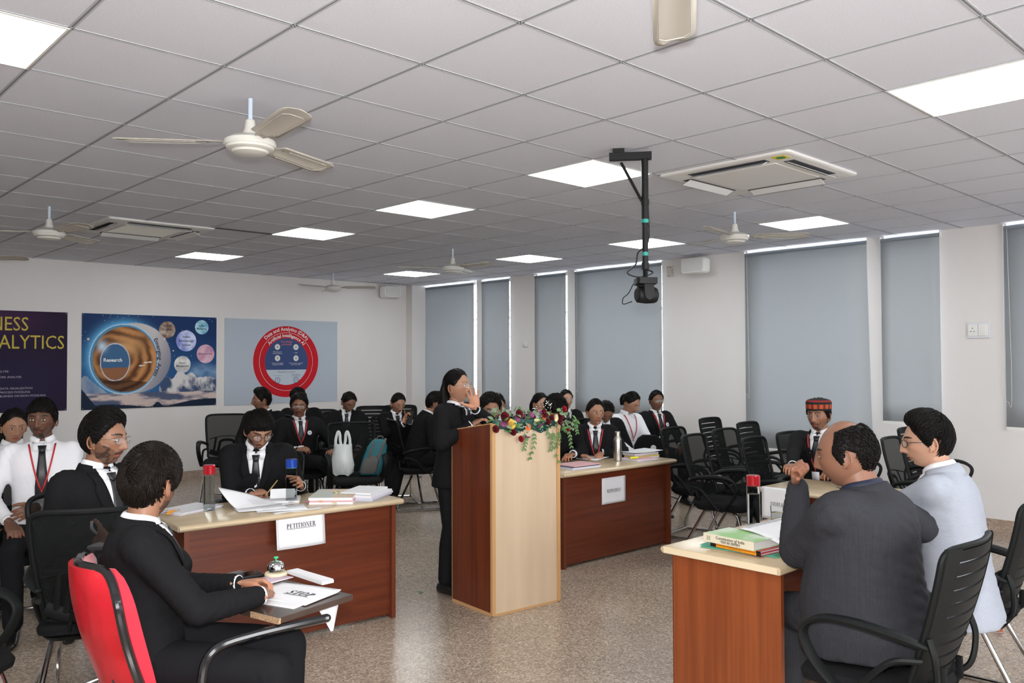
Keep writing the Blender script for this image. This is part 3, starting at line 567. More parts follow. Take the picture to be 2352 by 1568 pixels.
# ============================================================ chairs
M_cush = mat('black_cushion', (.008, .008, .009), .9, spec=.2, bump=((300, 300, 300), .25, .002))
M_mesh = mat('black_chair_mesh', (.010, .011, .011), .9, spec=.1, alpha=.84)
M_plas = mat('chair_plastic', (.007, .008, .008), .5, spec=.18, bump=((250, 250, 250), .1, .001))
def backpt(u, h, rec=.12):      # u -1..1, h 0..1
    w = .195+.035*math.sin(h*PI*.55)+.01*h; w -= .012*max(0, (h-.9)/.1); z = .47+h*.49; y = -.205-h*rec-.035*math.sin(h*PI*.8)*0-.02*math.sin(h*2.4)+.045*(u*u)
    return Vector((u*w, y, z))
def make_chair(kind, label, arms=True):
    t = thing('office_chair', label, 'chair')
    f = MB(); O = rnd_rect(.47, .47, .09, 5)
    f.loft([[(x*k, y*k+.01, z+.012*(1-(x/.24)**2) - (.015*max(0, (y-.12)/.1))) for x, y in O] for z, k in ((.405, .93), (.412, .99), (.435, 1.01), (.452, .97), (.460, .85), (.463, .5), (.463, .1))]); put('seat', f, M_cush, t)
    put('seat_base', MB().loft([[(x*k, y*k, z) for x, y in O] for z, k in ((.388, .86), (.406, .92))]), M_plas, t)
    rim = [backpt(-1, h) for h in np.linspace(0, .93, 9)]+[backpt(-.9, .985), backpt(-.6, 1), backpt(0, 1.0), backpt(.6, 1), backpt(.9, .985)]+[backpt(1, h) for h in np.linspace(.93, 0, 9)]+[backpt(.6, -.02), backpt(0, -.02), backpt(-.6, -.02), backpt(-1, 0)]
    if kind == 'mesh':
        put('back_frame', MB().tube(spline(rim, 3), .0125, 8, flat=(1, 1)), M_plas, t)
        put('back_mesh', MB().grid([[backpt(u, h)+Vector((0, .003, 0)) for u in np.linspace(-.97, .97, 9)] for h in np.linspace(.0, .98, 14)]), M_mesh, t)
        f = MB(); off = Vector((0, -.022, 0))
        f.tube(spline([backpt(-.52, .08)+off, backpt(-.42, .22)+off, backpt(-.32, .36)+off, backpt(0, .39)+off, backpt(.32, .36)+off, backpt(.42, .22)+off, backpt(.52, .08)+off], 5), .012, 8, flat=(.45, 1.3), up=(0, 1, 0))
        f.tube(spline([backpt(-.92, .13)+off, backpt(-.5, .07)+off, backpt(0, .06)+off, backpt(.5, .07)+off, backpt(.92, .13)+off], 5), .030, 8, flat=(.3, 1), up=(0, 1, 0))
        f.tube(spline([backpt(-.88, .42)+off*.6, backpt(-.4, .47)+off, backpt(0, .48)+off, backpt(.4, .47)+off, backpt(.88, .42)+off*.6], 5), .005, 6)
        for s in (-1, 1): f.tube([backpt(s*.72, .10)+off, backpt(s*.62, .30)+off, backpt(s*.55, .46)+off], .010, 8, flat=(.4, 1.2), up=(0, 1, 0))
        put('lumbar_brace', f, M_plas, t)
    else:
        f = MB(); NS = 10
        for i in range(NS):
            h0, h1 = i/NS, (i+1)/NS-.018
            for (ua, ub) in ((-1, -.72), (.72, 1)): pass
            P = [[backpt(u, h) for u in np.linspace(-.74, .74, 9)] for h in (h0, (h0+h1)/2, h1)]; Q = [[p+Vector((0, -.012, 0)) for p in r] for r in P]
            f.grid(P); f.grid([r[::-1] for r in Q]); f.grid([P[0][::-1], Q[0][::-1]]); f.grid([P[2], Q[2]])
        for s in (-1, 1):
            P = [[backpt(s*u, h) for u in (.72, .86, 1)] for h in np.linspace(0, 1, 14)]; Q = [[p+Vector((0, -.016, 0)) for p in r] for r in P]
            if s < 0: P, Q = Q, P
            f.grid(P); f.grid([r[::-1] for r in Q]); f.grid([[r[2] for r in P], [r[2] for r in Q]]); f.grid([[r[0] for r in Q], [r[0] for r in P]])
        put('slatted_back', f, M_plas, t, auto=30)
        put('back_frame', MB().tube(spline(rim, 3), .0105, 8), M_plas, t)
        for s in (-1, 1): put('back_bracket', MB().tube(spline([backpt(s*.95, .36)+Vector((0, -.01, 0)), backpt(s*1.0, .2)+Vector((0, -.06, 0)), backpt(s*.9, .03)+Vector((0, -.065, -.02)), backpt(s*.8, -.06)+Vector((0, .01, -.02))], 5), .016, 8, flat=(1, .7)), M_plas, t)
    for s in (-1, 1): put('back_upright', MB().tube([(s*.09, -.17, .395), (s*.09, -.235, .45), backpt(s*.4, .1)+Vector((0, -.02, 0))], .014, 8, flat=(1, .6)), M_plas, t)
    if arms:
        for s in (-1, 1):
            b = backpt(s, .30); P = spline([b+Vector((0, -.01, 0)), (s*.255, -.15, .645), (s*.27, .0, .665), (s*.272, .12, .655), (s*.268, .185, .60), (s*.258, .15, .50), (s*.245, .06, .405)], 6)
            rd = [.016+.008*math.sin(min(1, i/ (len(P)*.55))*PI) for i in range(len(P))]
            put('armrest', MB().tube(P, rd, 8, flat=(.75, 1.45), up=(0, 0, 1), round_ends=True).tube(spline([b+Vector((0, -.005, -.05)), (s*.25, -.12, .55), (s*.25, -.02, .45), (s*.245, .03, .40)], 5), .012, 8), M_plas, t)
    for s in (-1, 1):
        P = [(s*.175, .10, .395), (s*.20, .165, .36), (s*.235, .275, .045)]+[tuple(x) for x in spline([(s*.236, .282, .022), (s*.235, .262, .0125), (s*.232, .20, .0125)], 4)]+[(s*.225, -.20, .0125)]+[tuple(x) for x in spline([(s*.222, -.25, .0125), (s*.220, -.285, .03), (s*.215, -.27, .10)], 4)]+[(s*.18, -.12, .38)]
        put('leg_frame', MB().tube(P, .0125, 10), M_chrome, t)
    put('cross_tube', MB().tube([(-.22, -.262, .020), (.22, -.262, .020)], .011, 8), M_chrome, t); put('cross_tube', MB().tube([(-.18, .0, .392), (.18, .0, .392)], .011, 8), M_chrome, t)
    return t
meshc = make_chair('mesh', ''); slatc = make_chair('slat', '')
used = {'mesh': 0, 'slat': 0}
def chair(kind, x, y, th, label, group='black office chairs around the room'):
    src = meshc if kind == 'mesh' else slatc
    if not used[kind]:
        used[kind] = 1; src['label'] = label; src['group'] = group; src.location = (x, y, 0); src.rotation_euler = (0, 0, R(th-90)); return src
    return dup(src, (x, y, 0), R(th-90), label, group)
# ============================================================ people
def hairm(n, c): return mat(n, c, .5, spec=.13, bump=((90, 90, 90), .3, .002))
M_skin = mat('skin', (.9, .9, .9), .46, attr=True, spec=.4, sss=.06, bump=((420, 420, 420), .12, .001))
M_hair = hairm('black_hair', (.006, .005, .0045)); M_hairb = hairm('dark_brown_hair', (.010, .007, .0055))
M_suit = mat('black_suit', (.0075, .0075, .0085), .85, spec=.15, bump=((26, 26, 12), .35, .012))
M_suitg = mat('charcoal_suit', (.030, .031, .037), .85, spec=.2, bump=((14, 14, 22), .45, .014), var=((240, 240, 3), (.027, .027, .031), .45, .55, 1))
M_suitl = mat('light_grey_jacket', (.33, .35, .40), .9, spec=.2, bump=((14, 14, 24), .4, .012), var=((300, 300, 300), (.30, .32, .365), .4, .6, 2))
M_shirt = mat('white_shirt', (.70, .70, .73), .7, bump=((18, 18, 10), .4, .012))
M_trou = mat('black_trousers', (.008, .008, .0095), .85, spec=.15, bump=((16, 16, 20), .3, .012))
M_tie = mat('black_tie', (.012, .012, .014), .4)
M_shoe = mat('black_leather', (.012, .011, .011), .25)
M_sock = mat('white_sock', (.60, .60, .60), .8)
M_lany = mat('red_lanyard', (.42, .02, .025), .5)
M_gl_d = mat('dark_spectacle_frame', (.015, .014, .015), .3); M_gl_m = mat('metal_spectacle_frame', (.45, .42, .38), .25, 1)
M_lens = mat('spectacle_lens', (.9, .95, 1), .03, alpha=.10, spec=.8)
M_badge = mat('white_badge', (.65, .65, .68), .4)
HA, HB, HC = .0735, .096, .117
def g1(x, m, s): return np.exp(-((x-m)/s)**2)
def head_base(d, fem=0, fat=0):
    p = d*np.array([HA*(1+.10*fat), HB, HC]); x, y, z = p[:, 0].copy(), p[:, 1].copy(), p[:, 2].copy(); t = np.clip(-z/HC, 0, 1)
    x *= 1-(.26+.06*fem-.20*fat)*t**1.5; x *= 1+.05*g1(z, .03, .05)
    fr = y > 0; y = np.where(fr, y*(1-.05*t), y*(1-.42*t**1.1)); y = np.where(fr, y*(1-.10*np.clip(z/HC, 0, 1)**2), y*(1+.03))
    return np.c_[x, y, z]
def head_feat(d, p, fem=0, fat=0):
    x, y, z = p[:, 0], p[:, 1], p[:, 2]; f = np.clip(d[:, 1]*2.2, 0, 1); ax = np.abs(x); q = p.copy(); dy = np.zeros(len(p))
    dy += .0045*g1(z, .024, .010)*g1(ax, .028, .024)*(1-.5*fem)                    # brow
    dy -= .0100*g1(z, .000, .0125)*g1(ax, .031, .0150)                            # socket
    dy += .0030*g1(z, .008, .003)*g1(ax, .031, .014)                              # lid fold
    h = np.clip((.016-z)/.056, 0, 1); w = .0075+.0055*h
    dy += np.where(z > -.043, (.006+.021*h**1.15), .027*g1(z, -.043, .0065))*g1(ax, 0, w)*(z < .035)*np.clip((.035-z)/.02, 0, 1)   # nose
    dy += .0085*g1(z, -.041, .007)*g1(ax, .0145, .0055)
    dy -= .004*g1(z, -.047, .004)*g1(ax, .008, .004)
    dy += .0035*g1(z, -.060, .012)*g1(ax, 0, .026)
    dy += .0052*g1(z, -.0645, .0040)*g1(ax, 0, .018)+.0065*g1(z, -.0765, .0048)*g1(ax, 0, .015)
    dy -= .0055*g1(z, -.0702, .0018)*g1(ax, 0, .021)
    dy -= .0035*g1(z, -.087, .005)*g1(ax, 0, .018)
    dy += .0095*g1(z, -.101, .014)*g1(ax, 0, .021)
    dy += .0045*g1(z, -.018, .016)*g1(ax, .047, .016)
    dy -= .003*g1(z, -.052, .014)*g1(ax, .045, .014)*(1-fat)
    q[:, 1] += dy*f; q[:, 0] += np.sign(x)*.004*g1(z, -.055, .03)*fat; return q
SK = dict(fair=(.43, .24, .16), mid=(.33, .17, .105), tan=(.27, .133, .08), brown=(.19, .09, .054), dark=(.125, .058, .036))
def dirs(na, ne):
    u = np.linspace(-1, 1, na, endpoint=False); az = PI*(.55*u+.45*u**3); v = np.linspace(-1, 1, ne+1); el = (PI/2)*(.68*v+.32*v**3); A, E = np.meshgrid(az, el)
    return np.stack([np.cos(E)*np.sin(A), np.cos(E)*np.cos(A), np.sin(E)], -1)
def add_head(mb, M, skin, beard=0, brow=(.012, .009, .008), res=1, fem=0, fat=0, lips=None, bald=0, gaze=(0, 0)):
    """head in its own frame: +y is the face, z up, origin between the eyes' depth"""
    D = dirs(int(110*res), int(92*res)); ne, na = D.shape[:2]; d = D.reshape(-1, 3); p = head_feat(d, head_base(d, fem, fat), fem, fat)
    x, y, z = p.T; ax = np.abs(x); fr = d[:, 1] > 0; sk = np.array(skin); C = np.tile(sk, (len(p), 1))
    n = vnoise(d[:, 0]*.5+.5, d[:, 2]*.5+.5, 17, 4, 4); C *= (.93+.14*n)[:, None]
    def blend(C, m, c): m = np.clip(m, 0, 1)[:, None]; return C*(1-m)+np.array(c)*m
    C = blend(C, .22*g1(z, -.03, .02)*g1(ax, .045, .02)*fr, sk*np.array([1.25, .9, .85])); C = blend(C, .25*g1(z, -.04, .01)*g1(ax, 0, .016)*fr, sk*np.array([1.2, .85, .8]))
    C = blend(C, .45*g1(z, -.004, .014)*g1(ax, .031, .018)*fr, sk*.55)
    lp = np.array(lips) if lips else sk*np.array([1.05, .62, .62])
    lw = .0235*(1-((z+.0705)/.0135)**2).clip(0); m = (ax < lw)&fr; C[m] = lp; C[m&(np.abs(z+.0702) < .0016)] = lp*.35
    bz = .0205+.0045*np.sin(np.clip((ax-.012)/.040, 0, 1)*PI*.8); bt = .0042*(1-.5*fem)*np.clip((.056-ax)/.02, 0, 1)**.5; C = blend(C, 1.0*(np.abs(z-bz) < bt)*(ax > .011)*(ax < .055)*fr, brow)
    if beard:
        jaw = np.clip(((-.048+.55*np.clip(ax-.030, 0, .035)*1.6)-z)/.008, 0, 1)*(d[:, 1] > -.12); inner = 1-g1(z, -.0705, .006)*(ax < .024)*1.0
        mus = (np.abs(z+.0565+.15*ax) < .0052)*(ax < .029)*fr; side = (ax > .058)*(z < -.01)*(z > -.09)*(np.abs(d[:, 1]-.10) < .22)
        soul = (np.abs(z+.085) < .006)*(ax < .006)*fr
        nb = np.clip((vnoise(d[:, 0]*.5+.5, d[:, 2]*.5+.5, 5, 3, 16)-.25)*3, .5, 1)
        goat = (z < -.082)*(ax < .024)*fr
        msk = {1: np.maximum(jaw*.9, np.maximum(mus, side*.9)), 2: mus*.9, 3: np.maximum(np.maximum(mus, goat), jaw*.45)}.get(beard, jaw)*(inner if beard != 2 else 1); lipm = ~((ax < lw)&fr); msk = msk*lipm
        C = blend(C, msk*nb*.93, np.array(brow)*1.3); 
        nn = p/np.linalg.norm(p, axis=1)[:, None]; p = p+nn*(.0035*msk*(1 if beard in (1, 3) else .3)*(.6+.8*nb))[:, None]
    if bald: pass
    v = p.reshape(ne, na, 3); A = np.array(M); V = p@A[:3, :3].T+A[:3, 3]
    f = [(i*na+j, i*na+(j+1) % na, (i+1)*na+(j+1) % na, (i+1)*na+j) for i in range(ne-1) for j in range(na)]
    mb.add(V, f, 0, C)
    # eyes
    for s in (-1, 1):
        e = MB(); k = 18; E2 = dirs(26, 22).reshape(-1, 3); P = E2*np.array([.0148, .0122, .0115]); ex, ez = P[:, 0], P[:, 2]
        op = .0046*(1-(ex/.0138)**2).clip(0); gx, gz = gaze
        Ce = np.tile(sk*.62, (len(P), 1)); wm = (np.abs(ez+.0008) < op)&(E2[:, 1] > 0); Ce[wm] = (.62, .60, .58); Ce[wm&(np.hypot(ex-gx*.006, ez+.0005-gz*.003) < .0060)] = (.03, .015, .008); Ce[(E2[:, 1] > 0)&~wm&(ez > 0)&(np.abs(ez+.0008) < op+.0017)] = (.012, .009, .008)
        a, b = 22+1, 26; F = [(i*b+j, i*b+(j+1) % b, (i+1)*b+(j+1) % b, (i+1)*b+j) for i in range(a-1) for j in range(b)]
        Pw = P+np.array([s*.0315, HB*.80, -.0005]); mb.add(Pw@A[:3, :3].T+A[:3, 3], F, 0, Ce)
    # ears
    for s in (-1, 1):
        e = MB(); Mr = rz(s*R(-24)); cx = s*HA*(1.0+.08*fat)
        e.ell((cx, -.010, -.012), (.0065, .0165, .030), 14, 8, M=Mr, col=sk); mb.merge(e, M)
        e = MB(); e.tube([Vector((cx+s*.006, -.012+.0165*math.sin(a_), -.012+.029*math.cos(a_)))+Vector((s*.004*math.sin(a_)*-1, 0, 0)) for a_ in np.linspace(.5, -3.4, 12)], .0038, 6, col=sk*np.array([1.1, .95, .9])); mb.merge(e, M)
        e = MB(); e.ell((cx+s*.0055, -.006, -.015), (.0025, .006, .011), 8, 6, M=Mr, col=sk*.45); mb.merge(e, M)
        e = MB(); e.ell((cx+s*.001, -.002, -.038), (.005, .006, .007), 8, 6, col=sk); mb.merge(e, M)
MALE_LINE = [(0, .60), (28, .58), (48, .40), (62, .22), (74, -.02), (84, -.20), (92, -.18), (98, .18), (112, .12), (122, -.18), (150, -.52), (180, -.62)]
LOW_LINE = [(0, .42), (30, .40), (50, .34), (62, .15), (74, -.05), (84, -.20), (92, -.18), (98, .18), (112, .12), (122, -.18), (150, -.58), (180, -.66)]
BALD_LINE = [(0, .9), (50, .5), (62, .30), (74, -.02), (84, -.24), (92, -.22), (98, .18), (112, .12), (122, -.18), (150, -.56), (180, -.66)]
FEM_LINE = [(0, .64), (25, .60), (50, .40), (66, .18), (80, .02), (92, .12), (104, .10), (116, -.15), (150, -.55), (180, -.62)]
def hair_mask(d, line):
    az = np.degrees(np.arctan2(np.abs(d[:, 0]), d[:, 1])); zb = np.interp(az, [a for a, b in line], [b for a, b in line]); m = d[:, 2]-zb
    if line is BALD_LINE: m = np.minimum(m, np.minimum((.76-.22*d[:, 1]-d[:, 2])*1.2, (.40-d[:, 1]-.25*d[:, 2])*1.2))
    return m
def hair_cap(M, style, res=1, fat=0, seed=1, tufts=300, tlen=.045, thick=.018, tw=.0028):
    """cap of hair grown out of the scalp, with strands lying over it"""
    fem = style in ('tied', 'long'); line = {'low': LOW_LINE, 'short': MALE_LINE, 'wavy': LOW_LINE, 'quiff': MALE_LINE, 'bald': BALD_LINE}.get(style, FEM_LINE)
    res = res*(1.7 if style == 'bald' else 1.15); D = dirs(int(80*res), int(64*res)); ne, na = D.shape[:2]; d = D.reshape(-1, 3); base = head_base(d, fem, fat); m = hair_mask(d, line); r = np.random.default_rng(seed)
    nz = vnoise(d[:, 0]*.5+.5, d[:, 1]*.5+.5, seed, 4, 6); m = m+(nz-.5)*(.22 if style == 'bald' else .06)
    def th(d, m, nz):
        t = thick*np.clip(m/.22, .0, 1)**.55; up = np.clip(d[:, 2], 0, 1)
        if style == 'quiff': t = t*(.55+.65*up+1.0*np.clip(d[:, 1], 0, 1)*up)
        elif style == 'wavy': t = t*(.8+.5*up)*(.75+.6*nz)
        elif style == 'bald': t = t*.6
        elif style == 'tied': t = t*.62
        elif style == 'long': t = t*(.75+.25*up)
        else: t = t*(.55+.75*up)*(.85+.3*nz)
        return t
    t = th(d, m, nz); ln = np.linalg.norm(base, axis=1)[:, None]; nn = base/np.array([HA**2, HB**2, HC**2]); nn /= np.linalg.norm(nn, axis=1)[:, None]
    P = base+nn*(t+.0012)[:, None]; ok = m > 0; A = np.array(M); V = P@A[:3, :3].T+A[:3, 3]; mb = MB()
    F = [(i*na+j, i*na+(j+1) % na, (i+1)*na+(j+1) % na, (i+1)*na+j) for i in range(ne-1) for j in range(na)]
    F = [q for q in F if sum(ok[list(q)]) >= 3]
    idx = sorted({i for q in F for i in q}); mp = {i: k for k, i in enumerate(idx)}; mb.add(V[idx], [tuple(mp[i] for i in q) for q in F])
    # strands
    n = 0; tries = 0
    S = []
    while n < tufts and tries < tufts*12:
        tries += 1; v = r.normal(size=3); v /= np.linalg.norm(v); mm = hair_mask(v[None], line)[0]
        if mm < .02: continue
        cr = np.array([.15, -.35, .92]); fl_ = v-cr; 
        if style == 'quiff' and v[1] > -.1: fl_ = np.array([.35, -.75, .3])*1.0+r.normal(size=3)*.2
        if style == 'low' and v[1] > .0: fl_ = np.array([.25, 1.0, -.1])+r.normal(size=3)*.15
        if style == 'tied': fl_ = np.array([0, -1, -.1])-v*.2
        if style == 'bald': fl_ = np.array([0, -.8, -.6])+r.normal(size=3)*.3
        if style == 'long': fl_ = np.array([(1 if v[0] > .15 else -1)*.8, -.8, -.3]) if v[2] > .35 else np.array([v[0]*.3, -.8, -.8])
        if style == 'wavy': fl_ = fl_+np.array([math.sin(v[1]*7+v[2]*5), math.sin(v[0]*8+1), math.sin(v[0]*5+v[1]*6)])*.55+r.normal(size=3)*.10
        fl_ = fl_+r.normal(size=3)*.12; fl_ -= v*(fl_@v); fl_ /= np.linalg.norm(fl_)+1e-9; L = tlen*(.6+.8*r.random())*(1 if style != 'bald' else .5); pts = []; cur = v.copy(); c0 = th(v[None], np.array([mm]), np.array([.5]))[0]
        for k in range(5):
            b = head_base(cur[None], fem, fat)[0]; nn_ = b/np.array([HA**2, HB**2, HC**2]); nn_ /= np.linalg.norm(nn_)
            lift = .004*(math.sin(k/4*PI)) if style != 'wavy' else (.007*math.sin(k/4*PI*1.3)+.002*math.sin(k*2.2))
            c0 = th(cur[None], np.array([hair_mask(cur[None], line)[0]]), np.array([.5]))[0]; pts.append(b+nn_*(c0*1.0+.0018+lift+(.005*k/4 if style in ('quiff',) and v[1] > 0 else 0)-(.003 if k in (0, 4) else 0))); nx_ = cur+fl_*(L/.1/4); nx_ /= np.linalg.norm(nx_)
            if nx_[1] < -.25 or hair_mask(nx_[None], line)[0] > (.0 if style != 'low' else -.07): cur = nx_
        w = tw*(.7+.6*r.random()); S.append((pts, w)); n += 1
    for pts, w in S:
        pts = [Vector(M@Vector(q)) for q in pts]; mb.tube(pts, [w*.5, w, w, w*.75, w*.1], 3 if tufts > 500 else 4, cap=False)
    return mb
def back_hair(mb, M, pts, rad, flat=(1, .5), seed=0, strands=60, wide=1):
    """a fall of hair along pts (head frame), with strands"""
    pts = [Vector(p) for p in spline(pts, 5)]; n = len(pts); rr = np.interp(np.linspace(0, 1, n), np.linspace(0, 1, len(rad)), rad)
    P = [M@p for p in pts]; mb.tube(P, list(rr), 14, flat=flat, up=M.to_3x3()@Vector((1, 0, 0))); r = np.random.default_rng(seed); X = M.to_3x3()@Vector((1, 0, 0)); Y = M.to_3x3()@Vector((0, 1, 0))
    for k in range(strands):
        a = r.random()*2*PI; q = [P[i]+(X*math.cos(a+.05*i)*flat[0]+Y*math.sin(a+.05*i)*flat[1])*rr[i]*(1.0+.03*math.sin(i+k)) for i in range(0, n, 2)]
        mb.tube(q, [.0016]*len(q), 3, cap=False)
def remesh(mb, vox, smooth=4, name='x', disp=None):
    me = mb.mesh(name, [M_suit], False); o = bpy.data.objects.new(name, me); COL.objects.link(o)
    m = o.modifiers.new('r', 'REMESH'); m.mode = 'VOXEL'; m.voxel_size = vox; m.adaptivity = 0
    if smooth: s = o.modifiers.new('s', 'SMOOTH'); s.factor = .5; s.iterations = smooth
    dg = bpy.context.evaluated_depsgraph_get(); dg.update(); r = bpy.data.meshes.new_from_object(o.evaluated_get(dg)); bpy.data.objects.remove(o); bpy.data.meshes.remove(me); r.materials.clear()
    return r
def folds(me, sites, amp=.004):
    """cloth folds pressed into the mesh around joints: sites = (point, direction, radius, amplitude, wavelength)"""
    n = len(me.vertices); co = np.empty(n*3); me.vertices.foreach_get('co', co); co = co.reshape(-1, 3); no = np.empty(n*3); me.vertices.foreach_get('normal', no); no = no.reshape(-1, 3); d = np.zeros(n)
    for p, dr, rad, a, wl in sites:
        v = co-np.array(p); dr = np.array(dr, float); dr /= np.linalg.norm(dr)+1e-9; w = np.exp(-(np.linalg.norm(v, axis=1)/rad)**2); ph = (v@dr)/wl+1.5*vnoise((co[:, 0]*.5) % 1, (co[:, 1]*.5+co[:, 2]*.5) % 1, 3, 3, 5)
        d += a*w*(np.abs(np.sin(ph*PI))**.6-.5)
    d += .0035*(vnoise((co[:, 0]*.7) % 1, (co[:, 2]*.7+co[:, 1]*.3) % 1, 8, 3, 5)-.5)
    co += no*d[:, None]; me.vertices.foreach_set('co', co.ravel()); me.update()
def me_arrays(me):
    n = len(me.vertices); co = np.empty(n*3); me.vertices.foreach_get('co', co); return co.reshape(-1, 3), [tuple(p.vertices) for p in me.polygons]
def hand(mb, M, side, curl=(25, 35, 25), spread=4, thumb=(40, 25, 15), sc=1.0, vox=.004, skin=(.4, .25, .18), curls=None, nails=False, fat=0):
    """hand frame: origin wrist, +z fingers, +y palm side, thumb at +x*side_sign"""
    h = MB(); tsx = 1 if side == 'R' else -1
    # right hand, fingers up, palm +y: thumb at -x  (see frame use)
    t = -tsx; F = (1+.18*fat)
    rings = []
    for z, w, th, yc in ((-.045, .026, .020, 0), (-.015, .028, .021, 0), (.0, .031, .022, 0), (.02, .037, .024, .001), (.05, .041, .024, .001), (.075, .041, .020, 0), (.088, .038, .015, 0)):
        rings.append([(w*math.cos(a)*F, th*.62*math.sin(a)*F+yc, z) for a in np.linspace(0, 2*PI, 16, endpoint=False)])
    h.loft(np.array(rings)*sc)
    fx = [(-.0295, .083, .066, .0083), (-.0100, .090, .074, .0088), (.0105, .088, .070, .0084), (.0295, .080, .056, .0074)]  # index..pinky on -t side mirrored
    for i, (x, z0, L, r_) in enumerate(fx):
        x = x*(-t)*1.0*F; c = curls[i] if curls else curl; p = Vector((x, 0, z0-.012)); a = 0; sp = R(spread)*(i-1.5)*(-t)*1.0; pts = [Vector((x*.9, 0, z0-.035)), p]
        for seg, ln in enumerate((.46, .31, .25)):
            a += R(c[seg]); dz = Vector((math.sin(sp)*math.cos(a), math.sin(a), math.cos(a)*math.cos(sp))); p = p+dz*L*ln*(1.0 if seg else 1.05); pts.append(p.copy())
        h.tube([q*sc for q in pts], [r_*1.12*sc*F, r_*1.1*sc*F, r_*sc*F, r_*.95*sc*F, r_*.82*sc*F], 10, round_ends=True)
    a1, a2, a3 = [R(q) for q in thumb]; p = Vector((t*.020, .004, .012)); dr = Vector((t*math.sin(a1), .35, math.cos(a1))).normalized(); pts = [p]
    p2 = p+dr*.040; dr2 = Vector((t*math.sin(a1-a2*.6), .35+math.sin(a2), math.cos(a1-a2*.6))).normalized(); p3 = p2+dr2*.032; dr3 = Vector((t*math.sin(a1-a2*.6-a3), .35+math.sin(a2+a3), math.cos(a1-a2*.6-a3))).normalized(); p4 = p3+dr3*.024
    h.tube([q*sc for q in (p, p2, p3, p4)], [.0155*sc*F, .0125*sc*F, .0105*sc*F, .0085*sc*F], 10, round_ends=True)
    me = remesh(h, vox, 3); co, fs = me_arrays(me); bpy.data.meshes.remove(me)
    A = np.array(M); V = co@A[:3, :3].T+A[:3, 3]; sk = np.array(skin); c = np.tile(sk, (len(co), 1)); pal = np.clip(co[:, 1]/.012, 0, 1)[:, None]; c = c*(1-pal)+sk*np.array([1.35, 1.2, 1.15])*pal
    mb.add(V, fs, 0, c.clip(0, .8))
def ik(a, b, l1, l2, pole):
    a, b, pole = Vector(a), Vector(b), Vector(pole); d = b-a; L = min(d.length, (l1+l2)*.998); u = d.normalized(); b = a+u*L; c = (l1*l1+L*L-l2*l2)/(2*L); h = math.sqrt(max(0, l1*l1-c*c)); q = pole-a; q = q-u*q.dot(u); q = q.normalized() if q.length > 1e-5 else Vector((0, 0, -1)); return a+u*c+q*h, b
PEOPLE = {}
